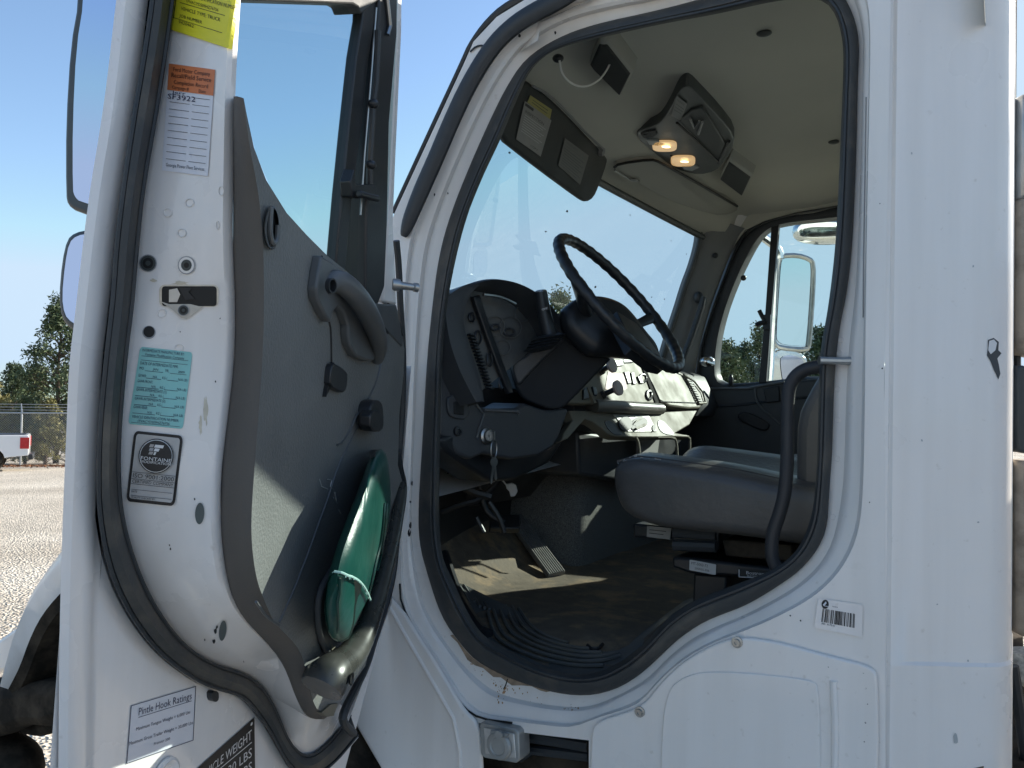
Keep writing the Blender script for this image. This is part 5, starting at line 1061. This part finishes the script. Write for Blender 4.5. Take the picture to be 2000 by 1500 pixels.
# companion seat: unseen, added to keep the sun off the floor
g = G(); sec = []
for y, k in ((1.24, .7), (1.26, .95), (1.30, 1), (1.5, 1), (1.70, 1), (1.74, .95), (1.76, .7)):
    c_ = np.array([-.42, 1.54]); P = chaikin([(-.68, 1.47), (-.70, 1.56), (-.66, 1.61), (-.3, 1.60), (-.10, 1.60), (-.10, 1.47)], 2)
    sec.append([(c_[0]+(p[0]-c_[0])*k, y, c_[1]+(p[1]-c_[1])*k) for p in P])
g.grid(sec, closed=True); g.face(sec[0]); g.face(sec[-1]); pseat = g.obj('added_passenger_seat', VINYL, T)
g = G(); g.prism([(-.36, 1.26, 1.58), (-.22, 1.26, 2.25), (-.10, 1.26, 2.25), (-.10, 1.26, 1.58)], (0, .48, 0)); g.obj('backrest', VINYL, pseat, bevel=.03, seg=3)
g = G(); g.box((-.4, 1.5, 1.35), .45, .4, .25); g.obj('seat_base', BLK, pseat, bevel=.01)
# grab bar on the B-pillar
gbp = r7([(1420,205),(1385,212),(1320,222),(1262,258),(1225,320),(1217,420),(1217,560),(1216,700),(1206,880),(1178,1000),(1140,1100),(1130,1180),(1133,1250),(1160,1310)])
g = G(); g.tube([YP(.045).at(*p) for p in gbp], .0125, 14, smooth=2); g.obj('grab_bar', mat('black_foam_grip', (.03, .031, .034), .55, bump=.3, bscale=300, noise=.1), T)
# passenger mirror outside the far door
MPn = Pl((-.9, 2.6, 2.1), np.array([.62, -.78, 0]))
mo2 = q7([(780,415),(900,410),(1000,440),(1035,480),(1030,700),(1000,1130),(980,1185),(760,1165),(715,1130),(705,1060),(730,700),(745,460)])
g = G(); g.prism(chaikin(pts(MPn, mo2), 1), -MPn.n*.06*np.sign(MPn.n[0])); g.obj('passenger_mirror_housing', CHROME, T, bevel=.006)
mn = MPn.n*np.sign(MPn.n@(CAM-MPn.p0))
g = G(); g.face(chaikin([p+mn*.004 for p in pts(MPn, q7([(785,440),(900,432),(990,460),(1012,490),(1005,700),(975,1110),(960,1150),(790,1140),(740,1110),(732,1060),(755,700),(770,480)]))], 1)); g.obj('passenger_mirror_glass', mat('pale_mirror', (.92, .93, .88), .03, metal=1), T)
g = G(); g.tube(chaikin([p+mn*.006 for p in pts(MPn, mo2)], 1), .011, 8, closed=True); g.obj('passenger_mirror_rim', STEEL, T)
g = G(); g.prism(chaikin(pts(MPn, q7([(720,1190),(800,1165),(930,1195),(1000,1270),(1000,1480),(660,1480),(665,1300)])), 1), -mn*.06); g.obj('passenger_convex_housing', CHROME, T, bevel=.006)
g = G(); g.face(chaikin([p+mn*.004 for p in pts(MPn, q7([(770,1235),(850,1222),(930,1245),(970,1300),(970,1470),(790,1470),(765,1300)]))], 1)); g.obj('passenger_convex_glass', MIRR, T)
g = G(); g.tube([MPn.at(*p) for p in q7([(560,220),(640,270),(720,330),(758,380),(765,440)])], .022, 10, smooth=1); g.tube([MPn.at(*p) for p in q7([(715,440),(700,900),(680,1300),(665,1500)])], .022, 10); g.obj('passenger_mirror_arm', CHROME, T)
mp2 = YP(2.25)
g = G(); g.ell(mp2.at(*q7([(1140,215)])[0]), (.13, .05, 0), (-.03, .07, 0), (0, 0, .055), e=.8); g.obj('look_down_mirror', CHROME, T)
g = G(); g.ell(pgo([(1381,706)], .03)[0], (.03, .01, 0), (0, .02, 0), (0, 0, .022)); g.tube(pgo([(1381,706),(1396,711)], .045), .006, 6); g.obj('door_latch_striker', CHROME, T)

# ---- hood, fender, wheel, bumper ahead of the cab
YF = YP(-.2)
def arc(cx, cz, r_, a0, a1, n): return [(cx+r_*math.cos(a), cz+r_*math.sin(a)) for a in np.linspace(a0, a1, n)]
fo_ = [YF.at(*p) for p in [(165,1015),(130,1065),(95,1110),(60,1160),(38,1215),(25,1262),(20,1330)]]
fi_ = [YF.at(*p) for p in [(160,1128),(128,1148),(98,1180),(75,1212),(55,1255),(38,1305),(16,1346)]]
fo_ = [np.array([-1.25, -.2, 1.42]), np.array([-1.7, -.2, 1.52])]+fo_; fi_ = [np.array([-1.25, -.2, .95]), np.array([-1.6, -.2, 1.30])]+fi_
fa = resample(chaikin(fo_, 2, False), 40, False); fb = resample(chaikin(fi_, 2, False), 40, False)
inw = np.array([.05, .25, .06])
g = G(); g.grid([[p+np.array([.06, 1.1, .16]) for p in fa], [p+np.array([.03, .35, .10]) for p in fa], [p+np.array([.0, .09, .03]) for p in fa], fa, [a*.5+b*.5+np.array([-.01, -.02, 0]) for a, b in zip(fa, fb)], fb, [p+np.array([0, .02, .0]) for p in fb]]); hood = g.obj('hood_fender', WHITE, T, ang=60)
g = G(); g.grid([fb, [p+np.array([.02, .01, -.02]) for p in fb], [p+np.array([.04, .10, -.02]) for p in fb], [p+np.array([.10, .6, -.05]) for p in fb]]); g.obj('fender_liner', UNDER, T)
g = G(); wc = np.array([-1.78, -.0, .5]); g.lathe(wc, (0, -1, 0), [(-.25, .28), (-.22, .46), (-.15, .50), (0, .50), (.06, .47), (.09, .40), (.085, .3)], 48); tyre = g.obj('front_wheel', TYRE, T); 
g = G(); g.lathe(wc, (0, -1, 0), [(.08, .3), (.04, .27), (-.02, .2), (.08, .14), (.12, .10), (.12, 0)], 32); g.obj('wheel_rim', WHITE, tyre)
g = G(); bq = [YF.at(*p) for p in [(-80,1340),(0,1345),(60,1335),(118,1338),(118,1410),(80,1425),(40,1422),(0,1440),(-80,1460)]]; g.prism(bq, (.0, .9, 0)); g.obj('front_bumper', UNDER, T, bevel=.03)
g = G(); bq = [YP(.12).at(*p) for p in [(-90,1292),(-5,1250),(26,1228),(60,1222),(60,1300),(0,1314),(-90,1344)]]; g.prism(bq, (.0, .25, 0)); g.obj('bumper_end', WHITE, T, bevel=.015)
g = G(); g.tube([YP(-.12).at(*p) for p in [(10,1370),(30,1405),(70,1422),(100,1415),(120,1405)]], .025, 8, smooth=1); g.tube([YP(-.05).at(*p) for p in [(85,1340),(82,1380),(60,1400)]], .02, 8, smooth=1); g.obj('axle_linkage', UNDER, T)
g = G(); g.ell(YP(-.1).at(0, 1490), (.16, 0, 0), (0, .1, 0), (0, 0, .09)); g.obj('tie_rod_end', UNDER, T)

# ---- behind the cab: unseen frame-mounted body, added for its shade on the driver side
g = G(); g.box((3.2, 1.0, 1.55), 5.4, 2.3, 1.1); g.box((2.6, 1.0, .85), 5.6, .9, .25); body = g.obj('unseen_service_body', WHITE, T, bevel=.03)
g = G(); g.tube([depth(x, y, 1.62) for x, y in [(1990,1270),(1994,1295),(2006,1318),(2024,1330)]], .022, 12, smooth=2); g.obj('intake_hose', HOSE, T)
g = G(); g.prism([depth(x, y, 1.56) for x, y in [(1990,385),(2040,385),(2040,700),(1990,690)]], FW*.05); g.obj('exhaust_shield', TAN, T, bevel=.01); g = G(); g.prism([depth(x, y, 1.56) for x, y in [(1988,900),(2040,900),(2040,1260),(1990,1240)]], FW*.05); g.obj('exhaust_shield', TAN, T, bevel=.01)
g = G(); g.tube([depth(x, y, 1.6) for x, y in [(1990,290),(1986,420),(1988,560),(1986,700),(1992,860)]], .006, 8, smooth=1); g.obj('air_line', BLK, T); g = G(); g.tube([depth(x, y, 1.58) for x, y in [(1978,1300),(1990,1380),(2004,1490)]], .010, 8); g.obj('air_line', BLK, T)
g = G(); g.prism(chaikin([depth(x, y, 1.56) for x, y in [(1983,716),(1994,712),(2030,720),(2030,880),(1994,888),(1984,870)]], 1), FW*.08); g.obj('work_lamp', MIRF, T, bevel=.006)
g = G(); g.prism([depth(x, y, 1.56) for x, y in [(1992,185),(2040,170),(2040,390),(1990,390)]], FW*.05); g.obj('exhaust_guard', STEEL, T, bevel=.01)
# ================================================================== LOOSE THINGS
# green vinyl cushion in the door pocket
cu = q6([(375,35),(415,60),(430,140),(440,330),(425,430),(400,520),(360,700),(325,825),(245,960),(230,1030),(190,1060),(120,1045),(95,950),(85,840),(130,620),(210,400),(270,250),(330,80)])
C0 = resample(chaikin([(p[0], p[1]) for p in cu], 2), 70)
cc = np.mean(C0, axis=0)
def ring(sc, k, ax=None): 
    out = []
    for p in C0:
        # shrink across the cushion's width only near the ends
        q = cc+(p-cc)*sc
        out.append(TRo(k).at(q[0], q[1]))
    return out
g = G(); rows = [ring(.86, .012), ring(.98, .022), ring(1.0, .035), ring(.97, .052), ring(.86, .070), ring(.66, .082), ring(.4, .088), ring(.1, .090)]
g.grid(rows, closed=True); g.face(rows[-1]); g.face(rows[0])
cush = tag(g.obj('seat_cushion', GREEN, ang=80), 'torn dark green vinyl cushion stuffed behind the grab bar of the open door', 'cushion')
cush_s = Sf([tuple(p) for r_ in rows for p in r_], [[i*70+j, i*70+(j+1) % 70, (i+1)*70+(j+1) % 70, (i+1)*70+j] for i in range(7) for j in range(70)])
tear = q6([(160,690),(205,705),(260,735),(295,780),(318,835)])
dk = q6([(158,690),(205,708),(258,738),(285,770),(250,835),(240,960),(225,1020),(190,1048),(130,1038),(105,950),(96,845),(112,720)])
g = G(); P = [cush_s.at(*p, .002) for p in chaikin(dk, 1)]; g.face([p for p in P if p is not None]); g.obj('torn_underside', GREEND, cush)
g = G(); P = [cush_s.at(*p, .005) for p in chaikin(tear, 2, False)]; g.tube([p for p in P if p is not None], .0018, 6)
for k in range(26):
    t = random.random(); q = np.array(tear[min(3, int(t*4))])*(1-(t*4) % 1)+np.array(tear[min(4, int(t*4)+1)])*((t*4) % 1)
    a = cush_s.at(q[0], q[1], .005)
    b = cush_s.at(q[0]+random.uniform(-3, 3), q[1]+random.uniform(2, 7), .006)
    if a is not None and b is not None: g.tube([a, b], .0006, 4)
g.obj('frayed_edge', THREAD, cush)
g = G()
for L_ in (q6([(400,330),(385,520),(350,650),(318,800)]), q6([(412,330),(395,540),(362,680)]), q6([(165,720),(160,850),(158,1000)])):
    P = [cush_s.at(*p, .002) for p in chaikin(L_, 2, False)]; P = [p for p in P if p is not None]
    if len(P) > 3: g.tube(P, .002, 6)
g.obj('cushion_seam', GREEND, cush)
g = G(); g.prism([cush_s.atx(*p, .003) for p in q6([(328,50),(358,48),(352,90),(322,92)])], dN*.004); g.obj('cushion_buckle', BLK, cush, bevel=.002)
# keys hanging in the ignition
kh = ig+KN.n*.03
g = G(); g.box(ig+KN.n*.022, .020, .004, .022, ax=(KN.n, np.cross(KN.n, ez), ez))
keys = tag(g.obj('key_ring', STEEL), 'steel keys on a ring hanging from the ignition switch', 'keys')
rc = kh-ez*.032
g = G(); q = np.cross(KN.n, ez); g.tube([rc+.019*(math.cos(a)*ez*1.15+math.sin(a)*(q*.85+KN.n*.4)) for a in np.linspace(0, 6.2832, 24, endpoint=False)], .0016, 6, closed=True); g.obj('ring', STEEL, keys)
for da, ln_ in ((-.15, .05), (.12, .058)):
    base_ = rc-ez*.02; d_ = -ez*math.cos(da)+q*math.sin(da); t_ = np.cross(d_, KN.n)
    g = G(); g.prism([base_+d_*(.01+.011*math.cos(a))+t_*.010*math.sin(a) for a in np.linspace(0, 6.28, 14, endpoint=False)], KN.n*.002)
    g.prism([base_+d_*.02-t_*.0035, base_+d_*ln_-t_*.0035, base_+d_*(ln_+.004), base_+d_*ln_+t_*.0035, base_+d_*.02+t_*.0035], KN.n*.002); g.obj('key', STEEL, keys)

# ================================================================== BACKGROUND
# pickup
tp = 33.5
base = depth(60, 800, tp); base[2] = gz(base[:2]@DL)
PR = np.array([r0[0], r0[1], 0])*-1; PRn = np.array([vh[0], vh[1], 0])
rot = R(-27); fx = PR*math.cos(rot)+PRn*math.sin(rot); fy = np.cross(ez, fx)
pk = thing('pickup_truck', 'white pickup truck parked by the chain-link fence, tail toward the cab', 'pickup', tuple(base))
def PKp(x, y, z): return base+fx*x+fy*y+ez*z
PKW = mat('pickup_white', (.74, .75, .76), .25, coat=.6); PKG = mat('dark_window', (.02, .025, .03), .08)
prof_p = [(0, .62), (.0, 1.32), (.03, 1.38), (1.9, 1.36), (1.95, 1.42), (2.3, 1.90), (3.4, 1.92), (4.1, 1.42), (5.5, 1.28), (5.65, .9), (5.6, .5), (4.95, .5)]
prof_p += [(4.5+.45*math.cos(a), .42+.48*math.sin(a)) for a in np.linspace(.2, math.pi-.2, 9)]+[(1.65, .5)]+[(1.2+.45*math.cos(a), .42+.48*math.sin(a)) for a in np.linspace(.2, math.pi-.2, 9)]+[(.7, .55)]
g = G(); g.prism([PKp(x, -.98, z) for x, z in prof_p], fy*1.96); pkb = g.obj('pickup_body', PKW, pk, bevel=.06, seg=3)
for x in (1.2, 4.5):
    for y in (-.84, .84):
        g = G(); g.lathe(PKp(x, y, .40), fy, [(-.14, .2), (-.13, .36), (-.08, .40), (.08, .40), (.13, .36), (.14, .2)], 24); wt = g.obj('wheel', TYRE, pk)
        g = G(); g.lathe(PKp(x, y, .40), fy, [(-.145, 0), (-.145, .1), (-.12, .24), (.12, .24), (.145, .1), (.145, 0)], 16); g.obj('wheel_rim', STEEL, wt)
for y in (-.93, .93):
    g = G(); q = [PKp(-.015, y-.08, .92), PKp(-.015, y+.08, .92), PKp(-.015, y+.08, 1.26), PKp(-.015, y-.08, 1.26)]; g.prism(q, fx*.05); g.box(PKp(.13, y+.07*np.sign(y), 1.08), .30, .02, .42, ax=(fx, fy, ez)); g.obj('tail_lamp', REDL, pk, bevel=.01)
g = G(); g.box(PKp(-.08, 0, .56), .16, 1.9, .2, ax=(fx, fy, ez)); g.obj('rear_bumper', BLK, pk, bevel=.03)
for s_ in (-1, 1):
    g = G(); g.prism([PKp(x, s_*.985, z) for x, z in ((2.12, 1.46), (2.4, 1.84), (3.3, 1.85), (3.8, 1.46))], fy*.01*s_); g.obj('side_window', PKG, pk)
g = G(); g.box(PKp(1.0, 0, 1.375), 1.75, 1.7, .03, ax=(fx, fy, ez)); g.obj('bed_cover', BLK, pk, bevel=.01)
# fence
FD = 36.0; fa_ = depth(-160, 800, FD); fb_ = depth(330, 812, FD+1.5)
fa_[2] = gz(fa_[:2]@DL); fb_[2] = gz(fb_[:2]@DL); fd = fb_-fa_; fl_ = np.linalg.norm(fd[:2]); fdx = fd/fl_
FH = 2.25
fence = thing('chain_link_fence', 'galvanised chain-link fence with barbed wire behind the gravel lot', 'fence', tuple(fa_))
ZINC = mat('galvanised_steel', (.42, .43, .42), .5, metal=.3)
g = G(); st_ = .10; nrm = np.cross(fdx, ez); nrm /= np.linalg.norm(nrm); wth = .0055
n_ = int((fl_+FH)/st_)
for k in range(n_):
    for s_ in (1, -1):
        x0 = k*st_-(FH if s_ > 0 else 0); x1 = x0+FH if s_ > 0 else x0
        xa_, xb_ = (x0, x0+FH) if s_ > 0 else (x0+FH, x0)
        if s_ < 0: xa_, xb_ = k*st_, k*st_-FH
        za, zb_ = 0.03, FH
        pa = [xa_, za]; pb = [xb_, zb_]
        def clipx(p, q, lim, ge):
            if (p[0] < lim) if ge else (p[0] > lim):
                t = (lim-p[0])/(q[0]-p[0]+1e-9)
                if t < 0 or t > 1: return None
                return [lim, p[1]+(q[1]-p[1])*t]
            return p
        p_, q_ = clipx(pa, pb, 0, True), clipx(pb, pa, 0, True)
        if p_ is None or q_ is None: continue
        p2, q2_ = clipx(p_, q_, fl_, False), clipx(q_, p_, fl_, False)
        if p2 is None or q2_ is None: continue
        A = fa_+fdx*p2[0]+ez*p2[1]; B = fa_+fdx*q2_[0]+ez*q2_[1]
        g.face([A-fdx*wth, A+fdx*wth, B+fdx*wth, B-fdx*wth])
g.obj('wire_mesh', ZINC, fence, merge=False, flat=True)
g = G(); g.tube([fa_+ez*FH, fb_+ez*FH], .035, 8); g.obj('top_rail', ZINC, fence)
npost = 5; px_ = np.linalg.norm((depth(29, 800, FD)-fa_)[:2])
for k in range(-1, 4):
    x = px_+k*3.0
    if 0 <= x <= fl_:
        p = fa_+fdx*x; g = G(); g.tube([p, p+ez*FH, p+ez*(FH+.03)-nrm*0, p+ez*(FH+.38)-fdx*.12-nrm*.22], [.04, .04, .035, .02], 8); g.obj('fence_post', ZINC, fence)
for k in range(3):
    g = G(); A = fa_+ez*(FH+.12+.12*k)-nrm*.07*(k+1); B = fb_+ez*(FH+.12+.12*k)-nrm*.07*(k+1)
    g.tube([A*(1-t)+B*t for t in np.linspace(0, 1, 20)], .013, 4); g.obj('barbed_wire', ZINC, fence)
# fallen leaf strip along the fence
LEAFD = mat('fallen_leaf', (.22, .10, .045), .8, noise=.4, nscale=30)
g = G(); rng = random.Random(3)
for k in range(2600):
    x = rng.uniform(0, fl_); y = -abs(rng.gauss(0, .7))+.5
    p = fa_+fdx*x+nrm*(y if nrm@(CAM-fa_) > 0 else -y)*-1; p[2] = gz(p[:2]@DL)+rng.uniform(.01, .06)
    a = rng.uniform(0, 6.28); s_ = rng.uniform(.03, .08); A = np.array([math.cos(a), math.sin(a), rng.uniform(-.5, .9)])*s_; B = np.array([-math.sin(a), math.cos(a), rng.uniform(-.5, .5)])*s_*.6
    g.face([p-A, p+B, p+A, p-B])
lv_ = g.obj('fallen_leaves', LEAFD, merge=False, flat=True); lv_['kind'] = 'stuff'
# trees
BARK = mat('pine_bark', (.10, .075, .055), .9, noise=.4, nscale=8)
def leafmat(name, c):
    mt = mat(name, c, .6, noise=.35, nscale=1.4, spec=.3); return mt
LM = [leafmat('pine_needles', (.075, .105, .050)), leafmat('olive_foliage', (.125, .145, .062)), leafmat('yellow_green_foliage', (.19, .175, .065))]
def tree_mesh(seed, h, wd, bare, ncl, per, lsz):
    rg = random.Random(seed); tr = G(); cr = G()
    tr.tube([(rg.uniform(-.1, .1)*k*.3, rg.uniform(-.1, .1)*k*.3, h*.96*k/5) for k in range(6)], [.16, .14, .12, .09, .06, .02], 7)
    for c in range(ncl):
        t = bare+(1-bare)*rg.random()**.8; f_ = (t-bare)/(1-bare)
        rmax = wd*(.35+.65*math.sin(math.pi*min(1, f_*.85+.18)))*(1.05-.6*f_)
        a = rg.uniform(0, 6.283); rr_ = rmax*rg.random()**.45
        c0 = np.array([rr_*math.cos(a), rr_*math.sin(a), t*h+rg.uniform(-.15, .25)])
        tr.tube([(0, 0, max(.2, c0[2]-.35-.25*rr_)), c0*np.array([.6, .6, 1])-np.array([0, 0, .12]), c0], [.035, .02, .008], 4, cap=False)
        sz = rg.uniform(.28, .62)
        for k in range(per):
            d_ = np.array([rg.gauss(0, 1), rg.gauss(0, 1), rg.gauss(0, .75)]); d_ *= sz*rg.random()**.4/np.linalg.norm(d_)
            p = c0+d_; A = np.array([rg.gauss(0, 1), rg.gauss(0, 1), rg.gauss(.3, .8)]); A *= lsz*rg.uniform(.7, 1.5)/np.linalg.norm(A)
            B = np.cross(A, np.array([rg.gauss(0, 1), rg.gauss(0, 1), rg.gauss(0, 1)])); B *= lsz*.42/(np.linalg.norm(B)+1e-6)
            cr.face([p-A, p+B, p+A, p-B])
    return tr, cr
kinds = [(tree_mesh(11, 9.5, 2.6, .12, 150, 52, .115), 0), (tree_mesh(12, 7.5, 2.4, .10, 130, 50, .11), 0), (tree_mesh(13, 6.5, 2.4, .05, 120, 52, .12), 1), (tree_mesh(14, 5.5, 2.3, .04, 110, 52, .12), 2), (tree_mesh(15, 8.5, 2.0, .18, 110, 48, .11), 1)]
protos = []
def tree(px, t, kind, sc, label, rz):
    p = depth(px, 800, t); p[2] = gz(p[:2]@DL)-.05
    root = bpy.data.objects.new('pine_tree' if kinds[kind][1] == 0 else 'leafy_tree', None); COL.objects.link(root)
    root['label'] = label; root['category'] = 'tree'; root['group'] = 'trees and shrubs beyond the gravel lot'
    if kind not in TM:
        (tr, cr), lm = kinds[kind]
        a = tr.obj('trunk', BARK, root, merge=False); b = cr.obj('crown', LM[lm], root, merge=False, flat=True); TM[kind] = (a, b)
        a.matrix_parent_inverse = Matrix.Identity(4); b.matrix_parent_inverse = Matrix.Identity(4)
    else:
        for s_ in TM[kind]:
            c = s_.copy(); COL.objects.link(c); c.parent = root; c.matrix_parent_inverse = Matrix.Identity(4)
    root.location = tuple(p); root.scale = (sc, sc, sc); root.rotation_euler = (0, 0, rz)
TM = {}
TL = [(112, 40, 0, .80, 'tallest dark pine above the fence, beside the open door edge', .3),
      (24, 46, 1, .66, 'low dark pine behind the fence, left of the tallest pine', 1.2),
      (66, 50, 2, .78, 'olive tree filling the gap between the two fence pines', 2.0),
      (-25, 44, 3, .75, 'yellowing tree at the photo edge above the white pickup', .5),
      (175, 50, 2, .8, 'olive tree mostly hidden behind the open door', 3.1),
      (1090, 52, 4, 1.14, 'tree top seen over the dashboard through the windshield', .9),
      (1418, 44, 2, .92, 'rounded olive tree in the front corner of the passenger window', 4.0),
      (1452, 48, 0, .68, 'dark pine in the passenger vent window next to its divider bar', 5.0),
      (1484, 46, 4, .82, 'tallest tree seen through the passenger vent window', 1.5),
      (1545, 50, 2, .98, 'pale tree behind the passenger mirror', 2.6),
      (1602, 44, 1, .90, 'dark tree seen past the right edge of the passenger mirror', .2),
      (8, 39, 3, .50, 'low yellow-green shrub behind the pickup at the fence foot', 2.4),
      (52, 39.5, 2, .46, 'low olive shrub showing through the fence right of the pickup', .8),
      (92, 38.5, 3, .52, 'low shrub behind the fence under the tallest pine', 4.4),
      (134, 40, 2, .48, 'low shrub behind the fence at the edge of the open door', 1.9)]
for a in TL: tree(*a)
